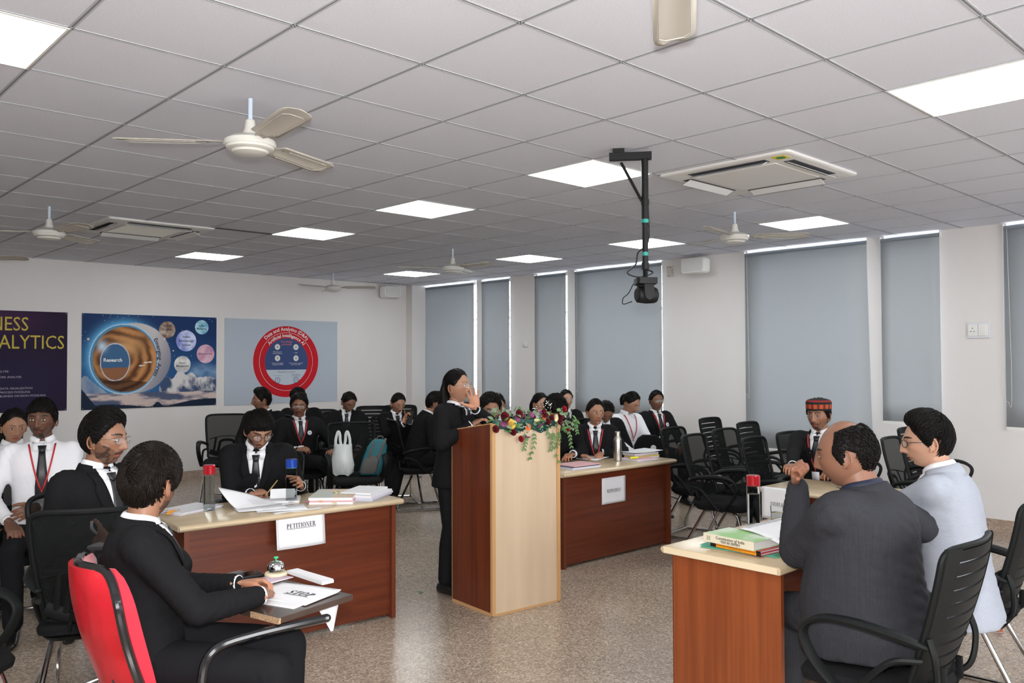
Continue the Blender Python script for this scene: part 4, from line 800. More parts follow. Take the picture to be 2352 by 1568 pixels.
def person(key, label, crown, phi, head=(0, 0, 0), lean=(8, 4), outfit='suit', skin='tan', fem=0, fat=0, hair='short', haircol=None, beard=0, glasses=None, lanyard=False, badge=False,
           arms=None, legs='sit', res=.7, seat=.46, headsc=1.0, gaze=(0, 0), tie=True, hairopt=None, cap=False, shoes=True, lyaw=0, slean=0, armsc=1.0, shfwd=0, thl=1.0, fold=1.0, twist=0, hipback=.0, group=None, vox=.016, sw=1.0, handvox=.0055, lips=None, tufts=250, socks=False, trou=None, neckf=0):
    th = R(phi-43.6-90); standing = legs == 'stand'
    sc = (.93 if fem else 1.0); hs = headsc*(.955 if fem else 1.0)
    zp = .92*sc if standing else seat+.075+.03*fat
    HW = .52*sc
    def build(ts):
        Ht = HW*ts; pts = [Vector((0, 0, zp))]; an = []; n = 26
        for i in range(n):
            h = (i+.5)/n; a = R(lean[0]+(lean[1]-lean[0])*h); an.append(a); pts.append(pts[-1]+Vector((-math.sin(R(slean)), math.sin(a), math.cos(a)))*Ht/n)
        return Ht, pts, an
    hy, hp, hr = [R(q) for q in head]    # yaw relative to the body (+ = to the person's left), pitch down, roll
    def headM(pts, an):
        a1 = an[-1]; nk = pts[-1]; dn = a1+hp*.45; j = nk+Vector((math.sin(hy)*-math.sin(dn)*.0, math.sin(dn), math.cos(dn)))*(.042*sc); Rm = Matrix.Rotation(hy, 4, 'Z')@Matrix.Rotation(-hp, 4, 'X')@Matrix.Rotation(hr, 4, 'Y'); Rm = Rm@Matrix.Scale(hs, 4)
        c = j+Rm.to_3x3()@Vector((0, .022, .080)); return Matrix.Translation(c)@Rm, c, j
    ts = 1.0
    for _ in range(12):
        Ht, pts, an = build(ts); HM, hc, hj = headM(pts, an); cz = (HM@Vector((0, 0, HC+.012))).z; ts += (crown[2]-cz)/HW*.9; ts = max(.78, min(1.22, ts))
    cl = HM@Vector((0, 0, HC)); o = rz(th)@Vector((cl.x, cl.y, 0)); org = Vector((crown[0]-o.x, crown[1]-o.y, 0)); inv = (Matrix.Translation(org)@rz(th)).inverted()
    root = thing('person', label, 'person', org, th, group); root.empty_display_size = .1; PEOPLE[key] = (root, zp, org, th)
    def T(x, y, h):
        q = max(0, min(.9999, h))*26; i = int(q); p = pts[i]+(pts[min(26, i+1)]-pts[i])*(q-i); a = an[min(25, i)]
        if h < 0: p = pts[0]+Vector((0, math.sin(an[0])*.3, math.cos(an[0])))*Ht*h
        if h > 1: p = pts[-1]+Vector((0, math.sin(an[-1]), math.cos(an[-1])))*Ht*(h-1)
        return p+Vector((x, y*math.cos(a), -y*math.sin(a)))
    def ring(h, rx, ry, yo=0, n=20, pw=1.0):
        out = []
        for k in range(n):
            a = 2*PI*k/n; c, s_ = math.cos(a), math.sin(a); c = math.copysign(abs(c)**pw, c); s_ = math.copysign(abs(s_)**pw, s_); out.append(T(rx*c, ry*s_+yo, h))
        return out
    wS = sc*sw; F = fat
    shw = (.165 if fem else .185)*wS+.02*F
    def torso(mb, g, low, flare=0, nk=True, col=None):
        rr = [(low, (.172+flare)*wS+.075*F, .125*sc+.10*F+flare, .01+.045*F, .85), (.0, .168*wS+.075*F+flare*.5, .122*sc+.10*F, .01+.05*F, .85), (.14, .158*wS+.075*F, .115*sc+.105*F, .012+.06*F, .85), (.30, (.148 if fem else .155)*wS+.075*F, .110*sc+.095*F, .01+.06*F, .85), (.5, .158*wS+.065*F, .118*sc+.07*F, .012+.035*F, .85),
              (.66, .172*wS+.05*F, (.128 if fem else .122)*sc+.055*F, .012+.01*F, .85), (.80, .186*wS+.035*F, .108*sc+.05*F, .0, .85), (.89, .164*wS+.03*F, .086*sc+.04*F, -.006, .9), (.95, .098*wS+.02*F, .066*sc+.03*F, -.010, 1), (.99, .066*sc+.015*F, .060*sc+.012*F, -.012, 1)]
        if nk: rr.append((1.03, .056*sc+.012*F, .056*sc+.01*F, -.008, 1))
        mb.loft(np.array([ring(h, rx+g, ry+g, yo, pw=pw) for h, rx, ry, yo, pw in rr]), col=col)
    # joints
    SH = {s: T(s*(shw-.008), -.012+shfwd, .875) for s in (-1, 1)}
    l1, l2 = .295*sc*(1+.02*F)*armsc, .255*sc*armsc
    arms = arms or {}; AR = {}
    for s, k in ((1, 'R'), (-1, 'L')):
        A = arms.get(k, {}); tgt = A.get('to', (s*.13, .36, zp+.10)); 
        if A.get('world'): tgt = inv@Vector(tgt)
        pole = A.get('pole', (s*.55, -.15, zp+.05)); el, wr = ik(SH[s], tgt, l1, l2, pole); f = (wr-el).normalized()
        if 'f' in A: f = Vector(A['f']) if not A.get('world') else (rz(-th)@Vector(A['f'])); f = f.normalized()
        n_ = Vector(A.get('n', (0, 0, -1))); n_ = (rz(-th)@n_) if A.get('world') else n_; n_ = (n_-f*n_.dot(f)).normalized(); AR[s] = (el, wr, f, n_, A)
    # legs
    hip = {s: Vector((s*.095*wS+s*.02*F, .02+hipback, zp-.01)) for s in (-1, 1)}; LG = {}
    tl, sl = .43*sc*thl, .43*sc
    for s in (-1, 1):
        if standing: kn = Vector((s*.09, .03, .49*sc)); an_ = Vector((s*.10, -.01 if s > 0 else .03, .085)); hip[s] = Vector((s*.09*wS, .0, zp-.02))
        elif legs == 'cross' and s == 1: kn = Vector((s*.02, .42*sc, zp+.045)); an_ = Vector((-.24, .52*sc, zp-.20))
        elif legs == 'crossL' and s == -1: kn = Vector((s*.02, .42*sc, zp+.045)); an_ = Vector((.10, .52*sc, .16))
        elif legs == 'back': kn = Vector((s*.16, .40, seat+.045)); an_ = Vector((s*.14, .30, .09))
        else: kn = Vector((s*.14, tl, seat+.055)); an_ = Vector((s*.13, tl+.02, .085))
        Lr = Matrix.Rotation(R(lyaw), 4, 'Z'); LG[s] = (hip[s], Lr@kn, Lr@an_)
    # ---- trousers
    tb = MB(); g = .0
    pr = [(-.03, .165, .12, .0), (.05, .17, .125, .01), (.2, .155, .112, .01)] if not standing else [(-.16, .165, .115, 0), (-.05, .168, .118, 0), (.2, .15, .108, 0)]
    tb.loft(np.array([ring(h-.05, rx*wS+.07*F, ry*sc+.09*F, yo+.05*F) for h, rx, ry, yo in pr]))
    r0 = (.088+.03*F)*(.96 if fem else 1)
    for s in (-1, 1):
        a, b, c = LG[s]; mid = (a+b)/2; c2 = c+Vector((0, 0, .0)); 
        tb.tube(spline([a, mid+Vector((0, 0, .006)), b], 4), list(np.interp(np.linspace(0, 1, 9), [0, .5, 1], [r0, r0*.9, .062+.012*F])), 16, round_ends=True)
        tb.tube([b, b+(c2-b)*.35+Vector((0, -.012, 0)) , b+(c2-b)*.95], [.062+.012*F, .061+.012*F, .054+.006*F], 14, round_ends=True)
    me = remesh(tb, max(vox, .014)*.95, 5, 'trousers'); folds(me, [(tuple(LG[s][1]), (0, 1, .3), .10, .006, .03) for s in (-1, 1)]+[(tuple(LG[s][0]), (s*.5, 1, 0), .13, .006, .035) for s in (-1, 1)]+([(tuple(LG[s][2]), (0, 0, 1), .12, .005, .03) for s in (-1, 1)]))
    me.materials.append(trou or M_trou); me.polygons.foreach_set('use_smooth', [True]*len(me.polygons)); link('trousers', me, root)
    # ---- shoes
    if shoes:
        for s in (-1, 1):
            a, b, c = LG[s]; sh = (c-b).normalized(); fw_ = Vector((s*.12, 1, 0)) if not (legs.startswith('cross') and ((legs == 'cross') == (s == 1))) else Vector((-.75 if legs == 'cross' else .4, .7, -.25)); fw_.normalize(); up = -sh if abs(sh.dot(fw_)) < .8 else Vector((0, 0, 1)); up = (up-fw_*up.dot(fw_)).normalized() if standing or legs.startswith('cross') else Vector((0, 0, 1))
            if not legs.startswith('cross') or ((legs == 'cross') != (s == 1)): up = Vector((0, 0, 1)); base = Vector((c.x, c.y, .0))
            else: base = c-up*.085
            x_ = fw_.cross(up); f = MB(); rg = []
            for y_, w_, h_ in ((-.065, .020, .045), (-.055, .034, .075), (-.02, .038, .085), (.03, .040, .078), (.08, .044, .058), (.13, .044, .045), (.17, .036, .036), (.19, .018, .022)):
                rg.append([base+fw_*y_+x_*(w_*math.cos(q)*1.0)+up*max(.004, (h_/2+h_/2*math.sin(q))*1.0) for q in np.linspace(0, 2*PI, 14, endpoint=False)])
            f.loft(np.array([[tuple(p) for p in r_] for r_ in rg])); put('shoe', f, M_shoe, root)
            if socks: put('sock', MB().tube([base+up*.06-fw_*.015, c+(b-c)*.22], [.034, .036], 12), M_sock, root)
    # ---- jacket or shirt
    jm = {'suit': M_suit, 'charcoal': M_suitg, 'grey': M_suitl, 'shirt': M_shirt}[outfit]; isj = outfit != 'shirt'; g = .014 if isj else .007
    jb = MB(); torso(jb, g, (-.30 if standing and isj else (-.17 if isj else -.06)), (.02 if isj else 0), nk=False)
    for s in (-1, 1):
        el, wr, f_, n_, A = AR[s]; S = SH[s]; inn = T(s*.10*wS, -.01, .84); rs = (.060+.016*F) if isj else .050+.014*F
        we = wr-(wr-el).normalized()*(.015 if isj else .03)
        jb.tube(spline([inn, S+Vector((0, 0, -.004)), S+(el-S)*.45, el], 5), list(np.interp(np.linspace(0, 1, 16), [0, .33, .66, 1], [rs*1.12, rs*1.08, rs*.98, rs*.86])), 16, round_ends=True)
        jb.tube([el, el+(we-el)*.4, we], [rs*.86, rs*.82, (.040 if isj else .036)+.006*F], 16, round_ends=True)
    me = remesh(jb, vox, 12, 'jacket')
    st = []
    for s in (-1, 1): el, wr = AR[s][:2]; st += [(tuple(el), tuple((el-SH[s]).normalized()+Vector((.2, .1, 0))), .10, .008, .026), (tuple(SH[s]), (s, -.3, -.5), .10, .005, .032), (tuple(el+(wr-el)*.6), tuple((wr-el).normalized()), .10, .004, .03)]
    st += [(tuple(T(0, .1, .15)), (0.2, 0, 1), .17, .007, .04), (tuple(T(0, -.12, .28)), (.35, 0, 1), .2, .006, .05), (tuple(T(0, -.12, .62)), (.6, 0, .8), .16, .004, .045)]
    folds(me, [(a_, b_, c_, d_*fold, e_) for a_, b_, c_, d_, e_ in st])
    co, fs = me_arrays(me); bvh = BVHTree.FromPolygons([tuple(c) for c in co], fs)
    me.materials.append(jm); me.polygons.foreach_set('use_smooth', [True]*len(me.polygons)); link('jacket' if isj else 'shirt', me, root)
    # ---- body
    bb = MB(); torso(bb, -.012, -.05, nk=False)
    bb.tube([T(0, -.012, .9), T(0, -.01, 1.0), hj+Vector((0, -.002, .01)), hc+HM.to_3x3()@Vector((0, -.022, -.03))], [.064*sc+.014*F, (.056 if not fem else .049)*sc+.016*F, (.053 if not fem else .045)*sc+.016*F+neckf, .052*sc+.01*F], 16)
    for s in (-1, 1):
        el, wr, f_, n_, A = AR[s]; bb.tube([SH[s], el], [.046, .040], 12, round_ends=True); bb.tube([el, wr+(wr-el).normalized()*.004], [.038, .0245+.004*F], 12, round_ends=True)
        a, b, c = LG[s]; bb.tube([a, b], [.072, .048], 12, round_ends=True); bb.tube([b, c+Vector((0, 0, -.01))], [.048, .035], 12, round_ends=True)
    me = remesh(bb, .0135 if vox < .014 else .017, 3, 'body'); co2, fs2 = me_arrays(me); bpy.data.meshes.remove(me)
    B = MB(); sk = np.array(SK[skin]) if isinstance(skin, str) else np.array(skin); B.add(co2, fs2, 0, sk)
    hres = res; add_head(B, HM, sk, beard, res=hres, fem=fem, fat=F*.8, gaze=gaze, lips=lips)
    for s, k in ((1, 'R'), (-1, 'L')):
        el, wr, f_, n_, A = AR[s]
        if A.get('hidden'): pass
        x_ = n_.cross(f_); hand(B, frame(x_, n_, f_, wr+f_*.012), k, A.get('curl', (28, 38, 25)), A.get('spread', 3), A.get('thumb', (42, 22, 15)), (.93 if fem else 1.0), handvox, sk, A.get('curls'), fat=F)
    put('body', B, M_skin, root, color=True, auto=False)
    # ---- hair
    hm = haircol or M_hair; ho = dict(tufts=tufts, seed=abs(hash(key)) % 97 if False else sum(map(ord, key))); ho.update(hairopt or {})
    hb = hair_cap(HM, hair, max(.8, res), F*.8, **ho)
    sd = sum(map(ord, key))
    if hair == 'tied': back_hair(hb, HM, [(0, -.085, .03), (0, -.115, .02), (0, -.125, -.02), (0, -.115, -.08)] , (.03, .034, .03, .012), (1, 1), sd, 30)
    if hair == 'long':
        back_hair(hb, HM, [(0, -.055, .05), (0, -.085, -.02), (0, -.095, -.12), (0, -.10, -.24)], (.075, .085, .075, .045), (1.0, .42), sd, 90)
    ob = put('hair', hb, hm, root, auto=False)
    if cap:
        cpb = MB(); Oc = [(1.20*HA*math.cos(a), 1.13*HB*math.sin(a)-.004) for a in np.linspace(0, 2*PI, 40, endpoint=False)]; cols = []; rg = []; prof = [(.038, 1.0, 0), (.050, 1.03, 0), (.0505, 1.03, 1), (.064, 1.04, 1), (.078, 1.045, 1), (.0785, 1.045, 0), (.092, 1.04, 0), (.098, 1.0, 2), (.102, .96, 2), (.106, .90, 0), (.114, .6, 0), (.117, .2, 0)]
        for z, k_, c_ in prof:
            rg.append([tuple(HM@Vector((x_*k_, y_*k_, z*1.18-.006+.10*y_*0))) for x_, y_ in Oc])
            for i in range(40):
                if c_ == 1: cols.append((.42, .07, .02) if ((i+int(z*220)) % 3) else (.03, .008, .008))
                elif c_ == 2: cols.append((.30, .02, .02))
                else: cols.append((.012, .01, .011))
        cpb.loft(np.array(rg), col=np.array(cols)); put('cap', cpb, mat('knitted_cap', (1, 1, 1), .9, attr=True, bump=((300, 300, 300), .5, .003)), root, color=True)
    # ---- shirt front, collar, tie, lapels
    def drape(rows, off, name, m, thick=.002, back=False, par=root):
        """rows: list of lists of (u, h) on the chest; projected onto the jacket"""
        P = []
        for r_ in rows:
            row = []
            for u, h in r_:
                a = T(u, .55, h); b = T(u, 0, h); d = (b-a).normalized(); loc, nrm, _, _ = bvh.ray_cast(a, d)
                if loc is None or (loc-b).length > .165+.20*F: loc = b-d*(.125+.12*F if h < .75 else .10+.07*F)
                row.append(loc-d*off)
            P.append(row)
        if len(P) < 2: return
        mb_ = MB(); mb_.grid(P[::-1]); o_ = put(name, mb_, m, par, auto=50); s_ = o_.modifiers.new('s', 'SOLIDIFY'); s_.thickness = thick; s_.offset = 1; return o_
    top, bot = .955, .46
    W0 = .056*sc
    def vw(h): return W0*max(0, (h-bot)/(top-bot))**.8
    hs_ = np.linspace(bot, top, 12)
    if outfit == 'suit' or outfit == 'grey':
        drape([[(u*max(vw(h), .001), h) for u in np.linspace(-1, 1, 7)] for h in hs_], .0035, 'shirt_front', M_shirt, .0015)
        for s in (-1, 1):
            def lw(h): k = (h-bot)/(top-bot); return .006+.052*sc*math.sin(min(1, k*1.15)*PI*.62)*(1 if k < .78 else .72)
            drape([[(s*(vw(h)+lw(h)*q), h) for q in ((0, .33, .66, 1) if s > 0 else (1, .66, .33, 0))] for h in hs_], .0070, 'lapel', jm, .003)
        for hb_ in (.40, .28):
            o2 = drape([[(.012+dx, hb_+dh) for dx in (-.008, .008)] for dh in (-.014, .014)], .004, 'button', M_tie, .003)
    ctr = MB()
    def nring(h, k, n=22, a0=0, a1=360, dz=0):
        out = []
        for i in range(n+1):
            a = R(a0+(a1-a0)*i/n); out.append(T((.060*sc+.014*F)*k*math.sin(a), (.058*sc+.014*F)*k*math.cos(a)*-1-.010, h)+Vector((0, 0, dz-.016*max(0, -math.cos(a))**2*1.0 if True else 0)))
        return out
    # collar stands round the neck, open at the throat (a = 180 is the front)
    cc_ = {'suit': M_shirt, 'grey': M_shirt, 'shirt': M_shirt, 'charcoal': mat('navy_shirt', (.012, .016, .035), .6)}[outfit]
    f = MB(); f.grid([nring(.955, 1.14, a0=-166, a1=166), nring(1.005, 1.05, a0=-166, a1=166, dz=.004), nring(1.035, .98, a0=-168, a1=168, dz=.006), nring(1.03, 1.08, a0=-168, a1=168, dz=.002), nring(.985, 1.24, a0=-160, a1=160)])
    o_ = put('shirt_collar', f, cc_, root, auto=60); s_ = o_.modifiers.new('s', 'SOLIDIFY'); s_.thickness = .002
    for s in ((-1, 1) if outfit != 'charcoal' else ()):
        rows = [[(s*.004, .975), (s*.055*sc, .985)], [(s*.012, .945), (s*.058*sc, .945)], [(s*.030*sc, .895), (s*.052*sc, .905)]]
        if s > 0: pass
        else: rows = [r_[::-1] for r_ in rows]
        drape(rows, .012, 'shirt_collar_point', cc_, .002)
    if isj:
        f = MB(); f.grid([nring(.93, 1.40, a0=-128, a1=128), nring(.975, 1.30, a0=-128, a1=128), nring(1.01, 1.22, a0=-126, a1=126), nring(1.005, 1.32, a0=-126, a1=126), nring(.95, 1.52, a0=-124, a1=124), nring(.915, 1.62, a0=-120, a1=120)])
        o_ = put('jacket_collar', f, jm, root, auto=60); s_ = o_.modifiers.new('s', 'SOLIDIFY'); s_.thickness = .003
    if tie and outfit != 'charcoal':
        b2 = bot if isj else .10
        tw_ = lambda h: .016+.020*max(0, min(1, (.90-h)/.35)) if h < .90 else .018
        drape([[(u*tw_(h), h) for u in (-1, -.4, .4, 1)] for h in np.linspace(b2, .90, 14)], .0062, 'tie', M_tie, .003)
        drape([[(u*w_, h) for u in (-1, 0, 1)] for h, w_ in ((.885, .013), (.905, .019), (.945, .024))], .012, 'tie_knot', M_tie, .005)
    if lanyard:
        for s in (-1, 1):
            ro = [[(s*(.068*sc*(k)**.8+.004)+d_*.005, .50+.46*k) for d_ in ((-1, 1) if s > 0 else (-1, 1))] for k in np.linspace(0, 1, 12)]; drape(ro, .0105, 'lanyard', M_lany, .0015)
        drape([[(u*.004, h) for u in (-1, 1)] for h in (.43, .50)], .0105, 'lanyard_clip', M_lany, .002)
        drape([[(u*.028, h) for u in (-1, 0, 1)] for h in (.30, .36, .43)], .011, 'identity_card', M_badge, .002)
    if badge:
        a = T(-.085*sc, .5, .70); b = T(-.085*sc, 0, .70); loc, nrm, _, _ = bvh.ray_cast(a, (b-a).normalized())
        if loc is not None:
            z_ = nrm.normalized(); x_ = z_.orthogonal().normalized(); y_ = z_.cross(x_); f = MB(); f.lathe([(.024, 0), (.024, .004), (.020, .006), (.004, .0065)], loc+z_*.004, 20, M=frame(x_, y_, z_)); f.lathe([(.014, .0068), (.002, .007)], loc+z_*.004, 14, M=frame(x_, y_, z_), m=1); put('round_badge', f, [M_badge, mat('badge_print', (.35, .36, .5), .5)], root)
    # cuffs
    if True:
        for s in (-1, 1):
            el, wr, f_, n_, A = AR[s]; d = (wr-el).normalized(); rr_ = (.036 if isj else .037)+.005*F
            cm = M_shirt if outfit != 'charcoal' else cc_
            if isj: put('cuff', MB().tube([wr-d*.03, wr+d*.004], [rr_, rr_-.003], 16), cm, root)
            else: put('cuff', MB().tube([wr-d*.055, wr-d*.02], [rr_+.003, rr_+.001], 16), cm, root)
    # glasses
    if glasses:
        gm = M_gl_d if glasses.startswith('dark') else M_gl_m; rnd = 'round' in glasses; f = MB(); gl = MB(); yb = HB*.965+.012
        for s in (-1, 1):
            P = [(s*.0335+(.0245 if rnd else .026)*math.cos(a), yb-.006*((s*.0335+.025*math.cos(a))/.05)**2*2, -.003+(.0225 if rnd else .0165)*math.sin(a)*(1 if rnd else abs(math.sin(a))**-.15 if abs(math.sin(a)) > .05 else 1)) for a in np.linspace(0, 2*PI, 22)]
            f.tube([HM@Vector(p) for p in P], .0017 if glasses.startswith('dark') else .0011, 6); gl.add([tuple(HM@Vector(p)) for p in P[:-1]], [tuple(range(21))])
            f.tube([HM@Vector(q) for q in ((s*.059, yb-.016, .002), (s*.070, yb-.035, .004), (s*(HA+.004), 0, .002), (s*(HA+.002), -.012, -.004))], .0016 if glasses.startswith('dark') else .001, 6)
        f.tube([HM@Vector(q) for q in ((-.0095, yb, .000), (0, yb+.002, .004), (.0095, yb, .000))], .0015, 6); o_ = put('glasses', f, gm, root); put('lens', gl, M_lens, o_, smooth=False)
    return root, HM, AR, T, inv
# ============================================================ who sits where
def seat(key, kind, label, dy=.07, dth=0, **kw):
    root, zp, org, th = PEOPLE[key]; v = rz(th)@Vector((0, dy, 0)); return chair(kind, org.x+v.x, org.y+v.y, math.degrees(th)+90+dth, label, **kw)
GA = 'people seated in the audience rows'
person('A', 'man seen from behind in black suit on the red chair, hands over the STOP sheet', (.205, .305, 1.275), 26, (52, 4, 0), (-8, 8), lyaw=-22, thl=1.14, skin='tan', hair='wavy', haircol=M_hairb, beard=1, res=1, vox=.011, handvox=.004,
       hairopt=dict(thick=.023, tufts=3200, tlen=.055, tw=.0017), arms=dict(R={'to': (.505, .055, .735), 'world': 1, 'pole': (.45, -.1, .6), 'n': (0, .35, -1), 'f': (.55, .8, -.1), 'curl': (25, 40, 30), 'thumb': (30, 30, 20)}, L={'to': (.50, .23, .745), 'world': 1, 'pole': (-.45, -.1, .6), 'n': (.0, -.5, -1), 'f': (.95, -.35, .0), 'curl': (35, 55, 35), 'thumb': (35, 30, 20)}), seat=.47)
person('B', 'bearded man in black suit and thin glasses, profile to the right, behind the mesh chair', (.40, 1.43, 1.36), -24, (18, 2, 0), (2, 3), headsc=1.04, skin='tan', hair='quiff', beard=1, glasses='metal', res=1, vox=.013, handvox=.005,
       hairopt=dict(thick=.019, tufts=1600, tlen=.05, tw=.0018), arms=dict(R={'to': (.30, 1.22, .85), 'world': 1, 'pole': (.35, -.1, .2), 'n': (0, -.6, -.8), 'f': (.35, -.5, -.75)}, L={'to': (-.02, .24, .66)}))
person('C', 'young man in white shirt with black tie and red lanyard, facing the camera at left', (.521, 2.973, 1.365), -62, (-14, -2, 0), (3, 3), outfit='shirt', skin='dark', hair='low', beard=3, lanyard=True, res=.9, vox=.013, handvox=.005,
       hairopt=dict(thick=.013, tufts=1200, tw=.0018), arms=dict(R={'to': (.16, .30, .66), 'f': (-.3, .8, -.5)}, L={'to': (.02, .34, .74), 'n': (.5, -.6, -.3)}))
person('D', 'young woman in white shirt looking down, partly behind the man with the lanyard', (.500, 3.537, 1.284), -55, (8, 8, 0), (4, 6), outfit='shirt', skin='mid', fem=1, hair='long', res=.8, tie=False, hairopt=dict(thick=.012, tufts=350, tlen=.08))
person('E', 'woman with dark hair at the very left edge of the photo', (.335, 3.80, 1.36), -80, (5, 0, 0), (4, 6), outfit='shirt', skin='brown', fem=1, hair='long', res=.7, tie=False, hairopt=dict(thick=.012, tufts=250, tlen=.08))
person('F', 'bearded man in black suit and round dark glasses, writing at the petitioner desk', (1.532, 2.083, 1.274), -78, (20, 26, 0), (14, 24), skin='tan', hair='low', beard=1, glasses='dark round', res=1, vox=.012, handvox=.004,
       hairopt=dict(thick=.017, tufts=1800, tlen=.055, tw=.0018), arms=dict(R={'to': (1.42, 2.00, .785), 'world': 1, 'pole': (.4, -.1, .4), 'n': (.1, .2, -1), 'f': (.9, .1, .05), 'curl': (40, 50, 30), 'thumb': (25, 25, 15)}, L={'to': (1.75, 1.98, .80), 'world': 1, 'pole': (-.35, -.1, .4), 'n': (-1, 0, -.2), 'f': (-.4, -.7, .4), 'curl': (30, 40, 20)}))
person('M', 'standing woman in black suit and round glasses speaking behind the lectern, palm raised', (2.78, 1.685, 1.535), -30, (4, -8, 0), (2, 1), skin='mid', fem=1, hair='long', glasses='metal round', legs='stand', res=1, vox=.012, handvox=.004,
       hairopt=dict(thick=.012, tufts=1400, tlen=.08, tw=.0018), arms=dict(L={'to': (2.725, 1.405, 1.265), 'world': 1, 'pole': (-.55, .25, .9), 'n': (-.72, -.65, .12), 'f': (-.14, .10, 1), 'curls': [(6, 12, 8), (4, 10, 6), (6, 14, 8), (10, 16, 8)], 'spread': 9, 'thumb': (62, 5, 8)}, R={'to': (.14, .22, 1.16), 'n': (0, 0, -1)}))
person('N', 'man in black suit and glasses behind the lectern flowers, hair swept up', (3.69, 2.33, 1.315), -62, (-5, 10, 0), (8, 8), skin='tan', hair='quiff', glasses='metal round', res=.9, beard=2, vox=.014, hairopt=dict(thick=.022, tufts=600))
person('Q', 'man with spiky black hair bowing his head behind the lectern flowers', (4.13, 1.985, 1.272), -80, (0, 42, 0), (20, 30), skin='tan', hair='wavy', res=.8, hairopt=dict(thick=.022, tufts=700), arms=dict(R={'to': (.16, .33, .80)}, L={'to': (-.16, .33, .80)}))
person('S', 'woman in black suit with red lanyard, hands on the respondent desk', (4.733, 2.085, 1.253), -92, (14, 0, 0), (10, 14), skin='mid', fem=1, hair='tied', lanyard=True, res=.95, vox=.013, handvox=.0045, gaze=(-.9, 0), hairopt=dict(thick=.014, tufts=600),
       arms=dict(R={'to': (4.43, 2.03, .782), 'world': 1, 'pole': (.6, .0, .75), 'n': (0, 0, -1), 'f': (.55, -.5, -.08)}, L={'to': (4.70, 1.99, .782), 'world': 1, 'pole': (-.6, .0, .75), 'n': (.1, 0, -1), 'f': (-.75, -.4, -.08)}))
person('W', 'bearded man in black suit, red lanyard and patterned round cap', (5.235, .252, 1.292), -128, (-6, 0, 0), (6, 6), skin='tan', hair='short', beard=3, lanyard=True, cap=True, res=.95, vox=.013, handvox=.0045, hairopt=dict(thick=.014),
       arms=dict(R={'to': (4.62, .16, .775), 'world': 1, 'pole': (.6, 0, .7), 'f': (-1, -.2, 0)}, L={'to': (4.72, -.1, .775), 'world': 1, 'pole': (-.6, 0, .7), 'f': (-1, 0, 0)}))
person('X', 'large balding man in charcoal suit resting chin on hand at the near desk', (2.30, -1.30, 1.360), 140, (10, 6, 0), (4, 14), slean=3, lyaw=-34, armsc=1.18, shfwd=.05, fold=1.6, sw=1.05, outfit='charcoal', skin=(.22, .105, .065), fat=1, hair='bald', res=1, vox=.012, handvox=.004, headsc=1.12,
       hairopt=dict(thick=.015, tufts=900, tlen=.03, tw=.0022), arms=dict(L={'to': (2.41, -1.05, 1.06), 'world': 1, 'pole': (-.3, .35, .1), 'n': (-.15, -.9, .2), 'f': (-.35, -.15, .9), 'curls': [(70, 80, 50), (75, 85, 50), (78, 85, 50), (80, 85, 50)], 'thumb': (55, 20, 5)}, R={'to': (2.75, -1.12, .81), 'world': 1, 'pole': (.8, .2, .6), 'f': (-.5, .6, 0)}), trou=M_suitg)
person('Y', 'man in light grey jacket and dark glasses, profile to the left at the near desk', (2.99, -1.36, 1.352), 142, (20, 4, 0), (5, 16), outfit='grey', skin='fair', hair='quiff', glasses='dark', res=1, vox=.013, handvox=.005, fat=.15,
       hairopt=dict(thick=.021, tufts=1800, tlen=.045, tw=.0018), trou=mat('grey_trousers', (.10, .10, .115), .8), arms=dict(R={'to': (3.35, -1.0, .80), 'world': 1}, L={'to': (3.05, -.98, .80), 'world': 1}))
person('G', 'man in black suit and glasses turning his head left, below the ring poster', (3.539, 6.04, 1.285), -95, (-62, 2, 0), (4, 6), skin='tan', hair='quiff', beard=3, glasses='metal', badge=True, group=GA, hairopt=dict(thick=.02))
person('H', 'man in black suit, glasses and red lanyard sitting with crossed legs', (3.447, 5.024, 1.258), -66, (-12, 2, 0), (4, 6), skin='brown', hair='short', beard=2, glasses='metal', lanyard=True, badge=True, legs='cross', lyaw=22, group=GA, res=.8,
       arms=dict(R={'to': (.07, .30, .70), 'n': (0, -.5, -.8), 'f': (-.8, .5, .1)}, L={'to': (-.28, .36, .70)}), hairopt=dict(thick=.02))
person('I', 'man in black suit with a badge, head hidden behind the cross-legged man', (4.08, 6.22, 1.267), -75, (-40, 20, 0), (4, 6), skin='tan', hair='short', badge=True, group=GA, arms=dict(L={'to': (-.16, .38, .72), 'n': (0, -.7, .5)}))
person('J', 'woman in black suit with a ponytail looking down behind the white bag', (4.223, 5.253, 1.238), -80, (26, 30, 0), (5, 8), skin='brown', fem=1, hair='tied', group=GA, hairopt=dict(thick=.014))
person('K', 'woman in black suit and white socks reading her phone with crossed legs', (4.619, 4.876, 1.232), -72, (14, 20, 0), (4, 10), skin='mid', fem=1, hair='tied', group=GA, legs='crossL', socks=True, res=.8,
       arms=dict(R={'to': (4.535, 4.69, .90), 'world': 1, 'pole': (.5, 0, .6), 'n': (0, -.7, .3), 'f': (.5, 0, .8), 'curl': (25, 30, 20)}, L={'to': (4.60, 4.66, .925), 'world': 1, 'pole': (-.5, .1, .6), 'n': (0, -1, .1), 'f': (-.3, .1, .9), 'curls': [(8, 10, 5), (55, 70, 40), (60, 75, 40), (60, 75, 40)]}), hairopt=dict(thick=.012))
person('L', 'man in black suit turned away, hunched, behind the standing speaker', (4.806, 4.421, 1.246), 20, (6, 16, 0), (16, 26), skin='tan', hair='short', group=GA, hairopt=dict(thick=.02))
person('O', 'person with dark hair hidden behind the man with swept up hair', (4.736, 3.383, 1.268), -80, (0, 5, 0), (4, 6), skin='mid', fem=1, hair='tied', group=GA)
